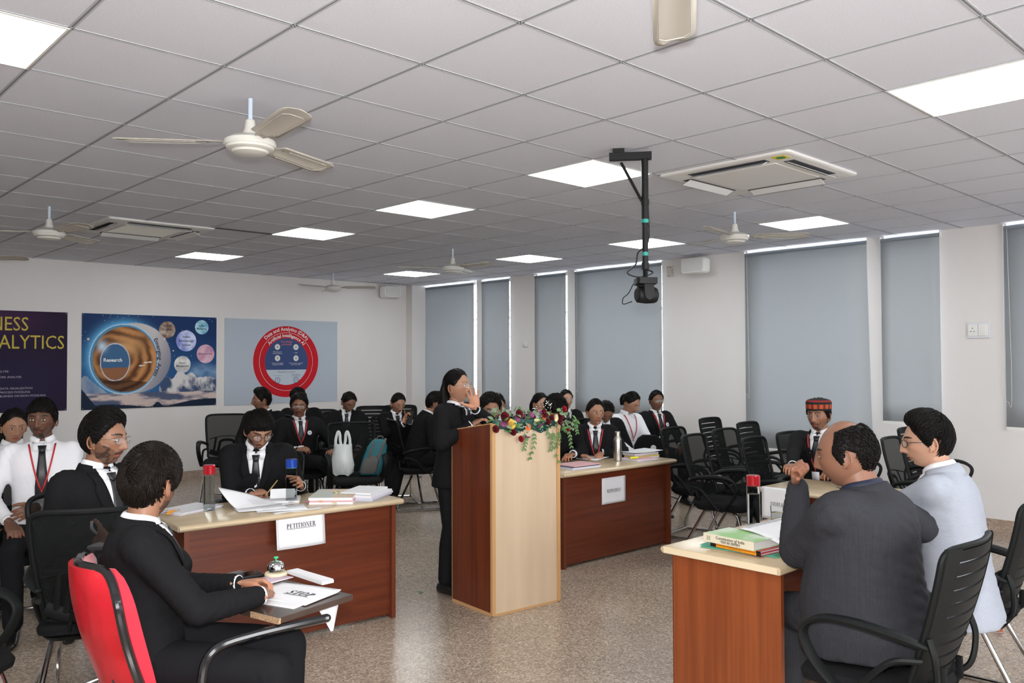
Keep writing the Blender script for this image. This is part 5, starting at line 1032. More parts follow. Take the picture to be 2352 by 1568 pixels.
person('P', 'long haired woman in black suit looking over the flowers', (5.692, 3.716, 1.236), -75, (22, 2, 0), (4, 6), skin='fair', fem=1, hair='long', group=GA, res=.8, hairopt=dict(thick=.014, tlen=.08), lanyard=True)
person('R', 'woman in black suit and glasses sitting farthest back by the window wall', (6.45, 4.03, 1.245), -78, (4, -4, 0), (3, 4), skin='fair', fem=1, hair='tied', glasses='metal round', group=GA, res=.8)
person('T', 'person in black bowing low behind the woman at the respondent desk', (5.616, 2.687, 1.160), -85, (0, 40, 0), (12, 24), skin='brown', fem=1, hair='tied', group=GA)
person('U', 'woman in white shirt and red lanyard with a ponytail, looking down', (6.055, 2.68, 1.255), -62, (18, 24, 0), (4, 6), outfit='shirt', skin='mid', fem=1, hair='tied', lanyard=True, tie=False, group=GA, res=.8)
person('V', 'woman in black suit, glasses and red lanyard by the white pier', (6.90, 3.03, 1.248), -72, (-4, -2, 0), (3, 4), skin='brown', fem=1, hair='tied', glasses='metal', lanyard=True, badge=True, group=GA, res=.8)
# ponytails
def pony(key, pts, rad, lab=None):
    root, zp, org, th = PEOPLE[key]
# ============================================================ chairs
seat('B', 'mesh', 'black office chair under the bearded man in profile', dy=.14); seat('C', 'mesh', 'black office chair under the man in the white shirt and tie'); seat('D', 'mesh', 'black office chair under the woman in white looking down')
seat('E', 'mesh', 'black office chair at the left edge under the woman cut off by the frame'); seat('F', 'slat', 'slatted black office chair of the man writing at the petitioner desk', dy=.0, dth=-8); seat('N', 'mesh', 'black office chair behind the lectern under the man with swept up hair')
seat('Q', 'mesh', 'black office chair of the man bowing his head behind the flowers', dy=.0); seat('S', 'mesh', 'black office chair of the woman at the respondent desk', dy=.0); seat('W', 'mesh', 'black office chair under the man in the patterned cap')

for k, d in (('G', 'the man turning his head left'), ('H', 'the cross-legged man'), ('I', 'the man hidden behind the cross-legged man'), ('J', 'the ponytailed woman looking down'), ('K', 'the woman reading her phone'), ('L', 'the man turned away'), ('O', 'the person hidden behind swept up hair'),
             ('P', 'the long haired woman'), ('R', 'the farthest woman in glasses'), ('T', 'the person bowing low'), ('U', 'the woman in the white shirt with ponytail'), ('V', 'the woman by the white pier')): seat(k, 'mesh' if k != 'J' else 'slat', 'black office chair under '+d)
def cb(kind, tx, ty, th, label, **kw):      # placed by the middle of its back's top edge
    v = rz(R(th-90))@Vector((0, -.36, 0)); return chair(kind, tx-v.x, ty-v.y, th, label, **kw)
EC = 'empty black office chairs'
cb('slat', 2.24, -1.84, 91, 'slatted black office chair of the large man in charcoal, nearest at right'); cb('slat', 3.39, -1.74, 95, 'slatted black office chair of the man in the light grey jacket')
mc = cb('mesh', .19, .97, 64, 'empty black mesh chair with papers on its seat, front left', group=EC)
chair('mesh', -.38, 1.00, -50, 'black chair at the lower left corner, only its seat edge showing')
cb('mesh', 3.52, 6.85, -120, 'empty black mesh chair against the poster wall, leftmost of its row', group=EC)
cb('mesh', 4.75, 6.85, -112, 'empty black mesh chair right of the cross-legged man', group=EC)
cb('mesh', 4.72, 6.25, -120, 'empty black chair behind the ponytailed woman, upper of two backs', group=EC)
cb('mesh', 3.81, 4.62, -115, 'black mesh chair holding the white carrier bag and the teal backpack', group=EC)
cb('slat', 5.75, 7.05, -125, 'empty slatted black chair between the ponytailed woman and the phone reader', group=EC)
cb('slat', 6.15, 7.0, -120, 'empty slatted black chair behind the phone reader', group=EC)
cb('slat', 6.87, 2.37, -84, 'empty slatted black chair at the back, left of two by the white pier', group=EC)
cb('slat', 6.59, 1.744, -84, 'empty slatted black chair at the back, right of two by the widest blind', group=EC)
cb('mesh', 5.485, 1.868, -82, 'empty black chair directly behind the respondent desk end, second row', group=EC)
cb('mesh', 4.98, 1.30, -80, 'empty black mesh chair nearest beside the respondent desk, front row left', group=EC)
cb('mesh', 5.69, 1.447, -84, 'empty black mesh chair in the middle of the right group', group=EC)
cb('mesh', 5.115, .817, -82, 'empty black mesh chair front row right, behind the red capped bottle', group=EC)
cb('mesh', 5.77, .86, -86, 'empty black mesh chair left of the capped man, seat toward us', group=EC)
cb('mesh', 6.42, .90, -75, 'empty black chair far back just left of the capped man', group=EC)
cb('mesh', 5.87, .03, -84, 'empty black mesh chair between the two judges, rounded back', group=EC)
cb('slat', 6.95, .33, -84, 'empty slatted black chair by the window wall behind the grey jacket', group=EC)

# ---- red chair with the board
M_redf = mat('red_fabric', (.50, .012, .030), .8, sheen=.3, bump=((300, 300, 300), .3, .002)); M_redsat = mat('red_vinyl_back', (.40, .004, .010), .34, bump=((14, 14, 5), .6, .01), var=((5, 5, 9), (.48, .01, .02), .4, .6)); M_gloss = mat('gloss_black_tube', (.008, .008, .009), .12, coat=.5)
t = thing('red_chair', 'red fabric chair with a glossy black rim, nearest at left', 'chair', (.285, .18, 0), R(-4-90))
def rb(u, h): 
    w = .19+.035*math.sin(h*PI*.75)-.035*max(0, (h-.72)/.28)**2*2; return Vector((u*w, -.235-.10*h+.055*u*u-.03*math.sin(h*2.6), .47+.45*h))
for nm, off, m, th_ in (('back_shell', -.020, M_redsat, 0), ('back_cushion', .016, M_redf, .052)):
    f = MB(); F_ = [[rb(u, h)+Vector((0, off+th_*(1-.35*abs(u)**6)*math.sin(PI*min(1, max(0, h*1.04-.02)))**.35, 0)) for u in np.linspace(-1, 1, 13)] for h in np.linspace(0, 1, 18)]; G_ = [[rb(u, h)+Vector((0, off-(.006 if off > 0 else .014*(1-u**4)), 0)) for u in np.linspace(-1, 1, 13)] for h in np.linspace(0, 1, 18)]
    f.grid([r_[::-1] for r_ in F_]); f.grid(G_); f.grid([F_[-1], G_[-1]]); f.grid([G_[0], F_[0]]); f.grid([[r_[0] for r_ in F_], [r_[0] for r_ in G_]]); f.grid([[r_[-1] for r_ in G_], [r_[-1] for r_ in F_]]); put(nm, f, m, t, auto=60)
rim = [rb(-1, h) for h in np.linspace(0, .92, 9)]+[rb(-.93, .985), rb(-.7, 1.0), rb(0, 1.0), rb(.7, 1.0), rb(.93, .985)]+[rb(1, h) for h in np.linspace(.92, 0, 9)]
put('back_rim', MB().tube(spline([p+Vector((0, -.006, 0)) for p in rim], 4), .0155, 10, flat=(1, 1)), M_gloss, t)
O = rnd_rect(.52, .50, .11, 6); f = MB(); f.loft([[(x*k, y*k, z-(.02*max(0, (y-.12)/.1))) for x, y in O] for z, k in ((.405, .92), (.415, 1.0), (.45, 1.02), (.470, .97), (.480, .85), (.483, .4), (.483, .1))]); put('seat', f, M_redf, t)
for s in (-1, 1):
    put('armrest', MB().tube(spline([(s*.23, -.08, .40), (s*.265, -.05, .43), (s*.27, -.045, .52), (s*.27, -.03, .60), (s*.27, .02, .640), (s*.27, .14, .652), (s*.27, .30, .655), (s*.27, .41, .655)], 5), .0155, 10, round_ends=True), M_gloss, t)
    put('leg_frame', MB().tube(spline([(s*.20, -.18, .40), (s*.215, -.22, .30), (s*.23, -.26, .03), (s*.23, -.20, .015), (s*.23, .20, .015), (s*.23, .24, .04), (s*.21, .20, .32), (s*.2, .18, .40)], 5), .013, 8), M_gloss, t)
put('back_bracket', MB().tube([(-.12, -.17, .40), (-.12, -.24, .44), (-.12, -.27, .56)], .013, 8).tube([(.12, -.17, .40), (.12, -.24, .44), (.12, -.27, .56)], .013, 8).tube([(-.21, .0, .395), (.21, .0, .395)], .012, 8), M_gloss, t)
# ============================================================ things on the desks
M_paper = MATS['paper_white']; M_ink = mat('print_ink', (.02, .02, .03), .6); M_inkg = mat('print_grey', (.25, .25, .28), .6)
def sheet_mb(C, n=2, m=0):
    """C = function(u,v)->point, u,v in 0..1"""
    f = MB(); f.grid([[C(u, v) for u in np.linspace(0, 1, n)] for v in np.linspace(0, 1, n)], m=m); return f
def sheet(name, label, C, n=9, parent=None, mats=None, deco=None, cat='paper', group=None, thick=.0012, flip=False):
    g = [[C(u, v) for u in np.linspace(0, 1, n)] for v in np.linspace(0, 1, n)]; f = MB(); f.grid(g if not flip else g[::-1]); P = [[Vector(q) for q in r_] for r_ in g]
    o = put(name, f, M_paper, parent, auto=60, label=label, cat=cat, group=group); s = o.modifiers.new('s', 'SOLIDIFY'); s.thickness = thick; s.offset = -1
    return o
def on_sheet(C, V, F, w, h, off=.0012, up=1):
    """map flat art (metres, origin at sheet centre) on to sheet C"""
    out = []
    for x, y, _ in V:
        u, v = x/w+.5, y/h+.5; p = Vector(C(u, v)); e = 1e-3; n = (Vector(C(u+e, v))-p).cross(Vector(C(u, v+e))-p).normalized(); out.append(p+n*off*up)
    return out
def border(w, h, d=.010, t=.0008):
    f = MB()
    for a, b, c, e in ((-w/2+d, -h/2+d, w/2-d, -h/2+d+t), (-w/2+d, h/2-d-t, w/2-d, h/2-d), (-w/2+d, -h/2+d, -w/2+d+t, h/2-d), (w/2-d-t, -h/2+d, w/2-d, h/2-d)):
        n = 8
        if c-a > e-b: f.grid([[(a+(c-a)*i/n, b, 0) for i in range(n+1)], [(a+(c-a)*i/n, e, 0) for i in range(n+1)]])
        else: f.grid([[(a, b+(e-b)*i/n, 0) for i in range(n+1)], [(c, b+(e-b)*i/n, 0) for i in range(n+1)]][::-1])
    return f
def sign(word, label, C, w, h, th, shear=0, weight=1, bord=True):
    o = sheet('paper_sign', label, C, 12, cat='sign')
    tx = serif(word, th, shear, True, weight); f = MB(); v = np.vstack(tx.v); f.add(on_sheet(C, v, tx.f, w, h, .0016), tx.f)
    if bord: b = border(w, h); bv = np.vstack(b.v); f.add(on_sheet(C, bv, b.f, w, h, .0014), b.f, m=1)
    put('lettering', f, [M_ink, M_inkg], o, smooth=False); return o
def plane(o, ex, ey, w, h):
    o, ex, ey = Vector(o), Vector(ex).normalized(), Vector(ey).normalized(); return lambda u, v: o+ex*(u*w)+ey*(v*h)
# PETITIONER: hangs over the desk edge
pd = rz(R(-4)); ex = pd@Vector((1, 0, 0)); fy = pd@Vector((0, -1, 0))
def C(u, v):
    w, h = .297, .25; s = (1-v)*h-.035; b0 = Vector((1.335, 1.538, 0))
    if s < 0: q = b0+fy*(s); z = .7375
    else: a = min(s/.02, PI/2); q = b0+fy*(.02*math.sin(a)+max(0, s-.0314)*.10); z = .7375-.02*(1-math.cos(a))-max(0, s-.0314)*.99
    return q+ex*(u*w)+Vector((0, 0, z))+fy*.004+fy*.010*math.sin(u*PI)*(s > .03)*min(1, max(0, s)*6)
sign('PETITIONER', 'white sheet reading PETITIONER hanging over the left desk edge', C, .297, .25, .026, bord=True)
rd = rz(R(-1.5)); ex = rd@Vector((1, 0, 0))
sign('RESPONDENT', 'white sheet reading RESPONDENT taped to the right desk front', plane((4.205, 1.568, .435), ex, (0, 0, 1), .29, .21), .29, .21, .022)
sign('COURT OFFICER', 'white sheet reading COURT OFFICER, mostly behind the large man', plane((4.148, .12, .535), (0, -1, 0), (0, 0, 1), .297, .21), .297, .21, .018)
# board with the STOP sheets
bx = Vector((math.cos(R(12)), math.sin(R(12)), 0)); by = Vector((-math.sin(R(12)), math.cos(R(12)), 0)); b0 = Vector((.485, -.115, .672)); BA = math.atan2(bx.y, bx.x)
bc = b0+bx*.18+by*.34
f = MB().box(bc+Vector((0, 0, .011)), (.36, .68, .022), rot=rz(BA)); o = put('writing_board', f, mat('dark_laminate', (.045, .028, .022), .22, var=((3, 3, 3), (.065, .045, .036), .35, .65)), smooth=False, bevel=.002, label='dark chipped board lying across the red chair arms', cat='board')
f = MB().box(b0+bx*-.001+by*.075+Vector((0, 0, .011)), (.004, .15, .021), rot=rz(BA)).box(b0+bx*.002+by*-.0005+Vector((0, 0, .011)), (.01, .004, .02), rot=rz(BA)); put('chipped_edge', f, mat('chipboard', (.42, .28, .16), .9, var=((200, 200, 200), (.25, .16, .09), .4, .6, 2)), o, smooth=False)
BZ = .6945
f = MB(); 
for k in range(3): f.box(b0+bx*(.19-.004*k)+by*(.20+.006*k)+Vector((0, 0, BZ-.672+.0012*k)), (.22, .29, .0009), rot=rz(BA+R(8+k*3)))
put('paper_stack', f, M_paper, smooth=False, label='loose white sheets under the STOP sheet on the board', cat='papers')
sa = R(105); e1 = Vector((math.cos(sa-PI/2+R(0)), math.sin(sa-PI/2), 0))
so = Vector((.520, -.075, BZ+.0050)); sx = Vector((.94, .34, 0)).normalized(); sy = Vector((-.34, .94, 0)).normalized()
# the word runs from the far side towards the camera: its baseline lies to the left of the letters
wx = -sy; wy = sx
def CS(u, v):
    w, h = .297, .21; p = Vector((.50, .222, BZ+.0045))+wx*(u*w)+wy*(v*h)+Vector((.02, -.0, 0)); p.z += .004*math.sin(u*3)*math.sin(v*2.5)+.012*max(0, v-.9)*5*u; return p
o = sheet('paper_sign', 'white sheet reading STOP lying on the dark board', CS, 14, cat='sign', thick=.0008)
tx = serif('STOP', .040, .25, True, 1.15); v = np.vstack(tx.v)+np.array([.04, 0, 0]); f = MB(); f.add(on_sheet(CS, v, tx.f, .297, .21, .0014), tx.f); b = border(.297, .21); f.add(on_sheet(CS, np.vstack(b.v), b.f, .297, .21, .0012), b.f, m=1); put('lettering', f, [M_ink, M_inkg], o, smooth=False)
o = sheet('paper_sign', 'sheet printed with pink lines near the bell', lambda u, v: Vector((.60, .30, BZ+.0028))+bx*(.0+.20*u)+by*(.105*v), 5, cat='paper')
f = MB()
for i in range(18): f.box(Vector((.60, .30, BZ+.0036))+bx*(.008+.0108*i)+by*.052, (.0045, .098, .0004), rot=rz(BA))
put('printed_lines', f, mat('pink_print', (.50, .30, .42), .6), o, smooth=False)
o = thing('desk_bell', 'chrome call bell with green button on the board', 'bell', Vector((.762, .43, BZ)))
put('base', MB().lathe([(.046, 0), (.047, .008), (.043, .014), (.030, .017), (.02, .017)], seg=32), mat('bell_base', (.60, .52, .36), .4), o)
put('pillar', MB().box((-.02, 0, .02), (.012, .012, .014)).box((.02, 0, .02), (.012, .012, .014)).box((0, .015, .022), (.02, .02, .018)), M_black, o, smooth=False)
put('dome', MB().lathe([(.034, .026), (.037, .027), (.037, .036), (.033, .048), (.022, .057), (.010, .060), (.003, .0605)], seg=36), M_chrome, o)
put('button', MB().tube([(0, 0, .058), (0, 0, .072)], .0025, 8).lathe([(.003, .066), (.010, .074), (.010, .077), (.003, .078)], seg=16), mat('green_button', (.03, .45, .20), .35), o)
o = thing('mobile_phone', 'black phone lying on the board left of the bell', 'phone', Vector((.645, .50, BZ+.006)), R(-8)); put('phone_case', MB().prism(rnd_rect(.165, .078, .012), -.0055, .004), M_black, o, bevel=.001); put('phone_screen', MB().prism(rnd_rect(.158, .071, .01), .004, .0046), mat('phone_glass', (.006, .006, .008), .06), o, smooth=False)
f = MB(); ev = Vector((.84, .29, BZ+.007)); f.box(ev, (.055, .27, .012), rot=rz(R(2))); f.box(ev+Vector((.0, -.0, .0075)), (.05, .262, .001), rot=rz(R(4))); put('rolled_papers', f, M_paper, smooth=False, bevel=.004, label='rolled white papers at the far edge of the board', cat='papers')
sheet('paper_sheet', 'white sheet corner hanging below the board', lambda u, v: Vector((.70, .0, .672))+bx*(.12*u*(1-v*.9)+.06*v)+Vector((0, -.02*v, -.11*v)), 5, cat='paper')
# water bottles
M_clear = mat('clear_plastic', (.96, .98, .98), .03, trans=1, ior=1.06, spec=.6)
M_water = mat('water', (.97, .99, .98), .0, trans=1, ior=1.04)
def bottle(x, y, z, capc, label, lvl=.19, h2o=False, cap2=None):
    t = thing('water_bottle', label, 'bottle', (x, y, z), 0, 'clear water bottles on the desks'); r_ = .0335
    put('bottle_body', MB().lathe([(.010, .001), (r_-.002, .001), (r_, .005), (r_, .212), (r_-.003, .214), (r_-.0035, .212), (r_-.003, .008), (.01, .007)], seg=36, cap=False), M_clear, t)
    put('water', MB().lathe([(.008, .0085), (r_-.0036, .009), (r_-.0036, lvl), (.004, lvl)], seg=32), M_water, t)
    put('cap', MB().lathe([(r_+.0005, .212), (r_+.001, .216), (r_+.001, .258), (r_-.003, .262), (.01, .262)], seg=36), mat('cap_'+capc, {'red': (.45, .01, .02), 'blue': (.01, .06, .40)}[capc], .15, coat=.6, trans=.25), t)
    put('neck_ring', MB().lathe([(r_-.004, .206), (r_-.001, .208), (r_-.001, .222), (r_-.004, .224)], seg=32, cap=False), mat('ring_'+capc, {'red': (.5, .05, .05), 'blue': (.10, .35, .45)}[capc], .2, trans=.3), t)
    if h2o:
        V, F = sans('H O', .026); V2, F2 = sans('2', .018); V2[:, 0] += .0; V2[:, 1] -= .006; f = MB(); a0 = math.atan2(CAM[1]-y, CAM[0]-x)+.25
        for VV, FF in ((V, F), (V2, F2)): f.add([((r_+.0006)*math.cos(a0+q[0]/r_), (r_+.0006)*math.sin(a0+q[0]/r_), .045+q[1]) for q in VV], FF)
        put('lettering', f, M_ink, t, smooth=False)
    return t
bottle(1.116, 1.895, .7355, 'red', 'clear bottle with red cap and H2O print on the petitioner desk', .20, True)
bottle(1.596, 1.818, .7355, 'blue', 'clear bottle with blue cap on the petitioner desk', .205)
bottle(2.935, -.53, .7355, 'red', 'clear bottle with red cap on the near desk at right', .165)
M_steel = mat('brushed_steel', (.50, .47, .43), .32, 1)
def flask(x, y, z, label):
    t = thing('steel_flask', label, 'bottle', (x, y, z)); put('flask_body', MB().lathe([(.02, .001), (.034, .002), (.035, .01), (.035, .165), (.032, .185), (.023, .205), (.022, .212)], seg=36), M_steel, t); put('flask_cap', MB().lathe([(.0225, .208), (.024, .21), (.024, .245), (.021, .249), (.006, .25)], seg=32), M_steel, t); return t
flask(4.64, 1.76, .7355, 'brushed steel flask standing on the respondent desk'); flask(4.52, -.26, .7355, 'steel flask behind the large man, on the small desk')
def glass(x, y, label, card=None):
    t = thing('drinking_glass', label, 'glass', (x, y, .7355), 0, 'short drinking glasses on the near desk'); put('glass_body', MB().lathe([(.01, .001), (.028, .001), (.031, .01), (.035, .085), (.0335, .085), (.0295, .012), (.01, .010)], seg=32, cap=False), M_clear, t); put('water', MB().lathe([(.008, .0125), (.0290, .013), (.0318, .05), (.004, .05)], seg=28), M_water, t)
glass(3.12, -.56, 'short glass of water right behind the red capped bottle'); glass(3.22, -.60, 'second short glass, in front of the open yellow papers'); glass(3.60, -.60, 'short glass of water between the two judges')
sheet('yellow_paper', 'curled pale yellow papers on the near desk by the glasses', lambda u, v: Vector((3.28+.16*u, -.62+.10*v, .737+.06*math.sin(u*PI)*(.5+.5*v))), 10, cat='papers').data.materials[0] = mat('yellow_paper', (.66, .60, .34), .6)
# books and folder on the near desk
M_fold = mat('green_folder', (.08, .33, .22), .5)
f = MB().box((2.475, -.775, .7385), (.25, .36, .004), rot=rz(R(8))).box((2.48, -.77, .7425), (.25, .36, .002), rot=rz(R(5))); put('document_folder', f, M_fold, smooth=False, label='green folder under the books on the near desk', cat='folder')
def book(name, label, c, L, W_, T_, rot, spine, cover, group=None, txt=None, edge=(.62, .62, .60), spine2=None):
    """spine faces local -x"""
    t = thing(name, label, 'book', c, rot, group)
    put('pages', MB().box((.003, 0, T_/2), (W_-.012, L-.008, T_-.004)), mat('pages_%s' % label[:5], edge, .8, bump=((3, 3, 900), .3, .001)), t, smooth=False)
    f = MB().box((0, 0, T_-.001), (W_, L, .002)).box((0, 0, .001), (W_, L, .002)); put('cover', f, cover, t, smooth=False); put('spine', MB().box((-W_/2, 0, T_/2), (.003, L, T_)), spine, t, smooth=False, bevel=.0008)
    return t
bt = book('law_book', 'thick cream spined book reading Constitution of India, topmost of its pile', (2.415, -.77, .765), .27, .19, .038, R(-5), mat('cream_spine', (.66, .60, .46), .5), mat('green_cover', (.28, .52, .20), .4, var=((7, 7, 7), (.55, .66, .50), .45, .6)), 'books on the near desk')
f = MB(); Tm = lambda V, y0, z0: [(-.0975, y0-q[0], z0+q[1]) for q in V]
V, F = sans('Constitution of India', .0185, bold=.0003); f.add(Tm(V, -.012, .026), F)
V, F = sans('भारत का संविधान', .0165, bold=.0003); f.add(Tm(V, -.012, .0105), F)
for k in range(3): f.box((-.0975, .112-.007*k, .019), (.0003, .002, .022-.004*(k % 2)))
put('lettering', f, M_ink, bt, smooth=False)
M_or = mat('orange_spine', (.70, .27, .01), .45)
for i, (z, lab) in enumerate(((.744, 'thin orange spined law booklet, lowest of the pile'), (.7545, 'thin orange spined law booklet, just under the thick book'))):
    t = book('law_booklet', lab, (2.425+.004*i, -.80+.004*i, z), .26, .18, .0100, R(-6), M_or, mat('booklet_cover', (.45, .05, .07), .4), 'books on the near desk')
    put('spine_band', MB().box((-.0915, .122, .005), (.003, .03, .0098)).box((-.0915, -.123, .005), (.003, .022, .0098)), M_black, t, smooth=False)
    f = MB(); V, F = sans('The Indian Evidence Act' if i else 'The Indian Contract Act', .0075); f.add([(-.0918, -q[0]*.9, .005+q[1]) for q in V], F); put('lettering', f, M_ink, t, smooth=False)
def Cp(u, v): a, b, c = Vector((2.508, -.697, .808)), Vector((2.406, -.984, .785)), Vector((2.745, -.80, .842)); return a+(b-a)*(u*.95)+(c-a)*v+Vector((0, 0, .012*math.sin(u*PI)))
o = sheet('paper_sheet', 'closely printed sheet leaning on the thick book', Cp, 9, cat='paper'); f = MB(); rr = random.Random(3)
for i in range(20):
    y = .09-.009*i; b_ = [(x, y+d, 0) for x in (-.11, rr.uniform(.06, .11)) for d in (-.0016, .0016)]; f.add(on_sheet(Cp, b_, None, .26, .21, .0022), [(0, 2, 3, 1)])
put('printed_lines', f, M_inkg, o, smooth=False)
# petitioner desk papers
def textlines(C, w, h, x0, x1, y0, y1, n, off=.0018, up=1, seed=1, t=.0016):
    r_ = random.Random(seed); f = MB()
    for i in range(n):
        y = y0+(y1-y0)*i/max(1, n-1); b_ = [(x, y+d, 0) for x in (x0, x0+(x1-x0)*r_.uniform(.6, 1)) for d in (-t/2, t/2)]; f.add(on_sheet(C, b_, None, w, h, off, up), [(0, 2, 3, 1)])
    return f
pz = .7355
def bund(name, label, c, w, d, n, rot, cols=None, jit=.01, t=.0025, cat='papers'):
    root = thing(name, label, cat, (c[0], c[1], c[2]), rot); r_ = random.Random(int(c[0]*1000)); z = 0
    for i in range(n):
        m = cols[i % len(cols)] if cols else M_paper; hh = t*r_.uniform(.6, 1.5); put('sheet_bundle', MB().box((r_.uniform(-jit, jit), r_.uniform(-jit, jit), z+hh/2), (w, d, hh-.0003), rot=rz(r_.uniform(-.05, .05))), m, root, smooth=False); z += hh
    return root, z
M_pk = mat('pink_paper', (.62, .36, .38), .6); M_lil = mat('lilac_paper', (.60, .58, .70), .6); M_cl = mat('clear_sleeve', (.50, .53, .60), .12, spec=.8); M_tabp = mat('pink_tab', (.80, .10, .35), .5); M_taby = mat('yellow_tab', (.80, .75, .30), .5); M_tabo = mat('orange_tab', (.85, .33, .03), .5)
M_map = mat('printed_cover', (.42, .47, .42), .5, var=((9, 9, 9), (.60, .42, .30), .5, .6))
root, z = bund('case_file', 'thick bound case file with pink and yellow tabs on the petitioner desk', (1.83, 1.70, pz), .26, .33, 3, R(-42), [M_paper, M_pk, M_paper], .003, .012, 'file')
put('cover', MB().box((0, 0, z+.001), (.262, .335, .002)), M_map, root, smooth=False)
for i, (a, b, m) in enumerate(((-.135, -.10, M_tabp), (-.138, .02, M_taby), (-.138, .09, M_taby), (-.05, -.172, M_tabo), (-.135, -.02, M_taby), (.03, -.172, M_taby))): put('page_tab', MB().box((a, b, .008+.005*(i % 4)), (.05, .024, .0008) if abs(a) > .1 else (.024, .04, .0008), rot=Matrix.Rotation(R(12*(i % 2)), 4, 'Y')), m, root, smooth=False)
put('tag_strip', MB().grid([[(.02*math.sin(k)+.012*j, -.05+.014*k, z+.004+.006*abs(math.sin(k*1.3))) for j in (0, 1)] for k in range(9)]), M_taby, root)
root, z = bund('case_file', 'stapled white files in a clear sleeve at the right end of the petitioner desk', (2.02, 1.66, pz), .24, .31, 3, R(-60), [M_cl, M_lil, M_paper], .004, .011, 'file')
put('top_sheets', MB().box((-.01, .015, z+.006), (.20, .29, .012), rot=rz(.06)), M_paper, root, smooth=False, bevel=.003)
root, z = bund('case_papers', 'papers with yellow and orange tabs left of the red capped bottle', (1.04, 2.0, pz), .22, .30, 3, R(-70), [M_paper, M_lil], .008, .004)
for a, b in ((-.09, -.12), (-.02, -.14), (.03, -.10)): put('page_tab', MB().grid([[(a+.02*i, b-.03*k, z+.003+.010*math.sin(k*1.2+i)) for i in (0, 1)] for k in range(4)]), M_tabo, root)
# open papers in front of the writing man
def Cl(u, v): # curled leaf
    a = 1-v; return Vector((1.19+.30*u+.05*a, 1.78+.16*v-.02*u, pz+.004+.10*v**1.5*(1-u)**.7*1.15))
o = sheet('paper_sheet', 'white printed page curling up in front of the writing man', Cl, 14, cat='paper'); put('printed_lines', textlines(Cl, .30, .21, -.03, .08, .02, -.05, 7), M_inkg, o, smooth=False)
for i, (a, b, rr_) in enumerate(((1.33, 1.74, -12), (1.40, 1.66, -22), (1.47, 1.60, -30), (1.43, 1.78, 5))):
    Cq = plane(Vector((a-.13, b-.05, pz+.0012+.0012*(4-i)))+Vector((0, 0, 0)), (math.cos(R(rr_)), math.sin(R(rr_)), 0), (-math.sin(R(rr_)), math.cos(R(rr_)), 0), .28, .19)
    if i == 2: continue
    o = sheet('paper_sheet', ['printed sheet at the front of the spread papers by the PETITIONER sheet', 'printed sheet fanned under the curling page', '', 'white sheet between the two bottles'][i], Cq, 3, cat='paper', group='loose sheets on the petitioner desk'); put('printed_lines', textlines(Cq, .28, .19, -.11, .11, .07, -.07, 9, .0014, 1, i), M_inkg, o, smooth=False)
root, z = bund('case_papers', 'bundle of papers held open by the writing man', (1.56, 1.93, pz), .21, .28, 3, R(60), None, .006, .004)
for k in range(4):
    a = R(20+14*k); put('lifted_page', MB().grid([[Vector((-.02+.10*j*math.cos(a), -.10+.14*i, z+.003+.06*math.sin(a)*(j**1.5))) for i in np.linspace(0, 1, 4)] for j in np.linspace(0, 1, 8)]), M_paper, root)
pr, _, _, _, _ = (None,)*5
f = MB().tube([(1.50, 1.955, .775), (1.565, 1.932, .860)], .0042, 8).tube([(1.50, 1.955, .775), (1.495, 1.957, .768)], [.004, .001], 8); put('pen', f, mat('pen_gold', (.35, .25, .10), .3, .6), label='pen in the writing man hand', cat='pen')
# respondent desk
root, z = bund('case_file', 'pink covered files in front of the woman at the respondent desk', (4.06, 1.70, pz), .30, .22, 4, R(-3), [M_lil, M_paper, mat('navy_cover', (.04, .06, .13), .5), M_pk], .008, .0065, 'file')
root, z = bund('case_file', 'pink files beside the steel flask', (4.84, 1.68, pz), .24, .21, 3, R(-12), [M_lil, M_paper, M_pk], .01, .005, 'file')
put('highlighter', MB().tube([(-.13, -.03, z+.01), (-.06, -.05, z+.012)], .008, 8), mat('highlighter', (.70, .80, .02), .4), root); put('page_tab', MB().box((-.06, -.10, .008), (.05, .012, .001)), M_tabp, root, smooth=False)
root, z = bund('case_file', 'tall pile of bound papers at the right end of the respondent desk', (4.98, 1.80, pz), .29, .21, 4, R(-8), [M_paper, mat('yellow_edge', (.65, .50, .12), .6), M_lil, M_paper], .006, .014, 'file')
put('top_sheet', MB().grid([[(-.19+.38*i, -.12+.24*j, z+.004+.018*abs(i-.45)) for j in (0, 1)] for i in np.linspace(0, 1, 6)]), M_paper, root)
Cw = plane((4.50, 1.88, pz+.003), (.95, .2, .04), (-.2, .95, .02), .28, .20); o = sheet('paper_sheet', 'white open sheet under the hands of the woman at the respondent desk', Cw, 4, cat='paper'); put('printed_lines', textlines(Cw, .28, .20, -.11, .11, .07, -.07, 9, .0014), M_inkg, o, smooth=False)
# chair papers and hand papers
bund('case_papers', 'papers lying on the seat of the empty mesh chair', (.36, 1.25, .475), .24, .30, 4, R(-20), [M_paper, M_lil], .012, .005)
bund('case_papers', 'folded papers held low by the bearded man in profile', (.335, 1.125, .765), .11, .16, 3, R(40), [M_paper], .01, .006)
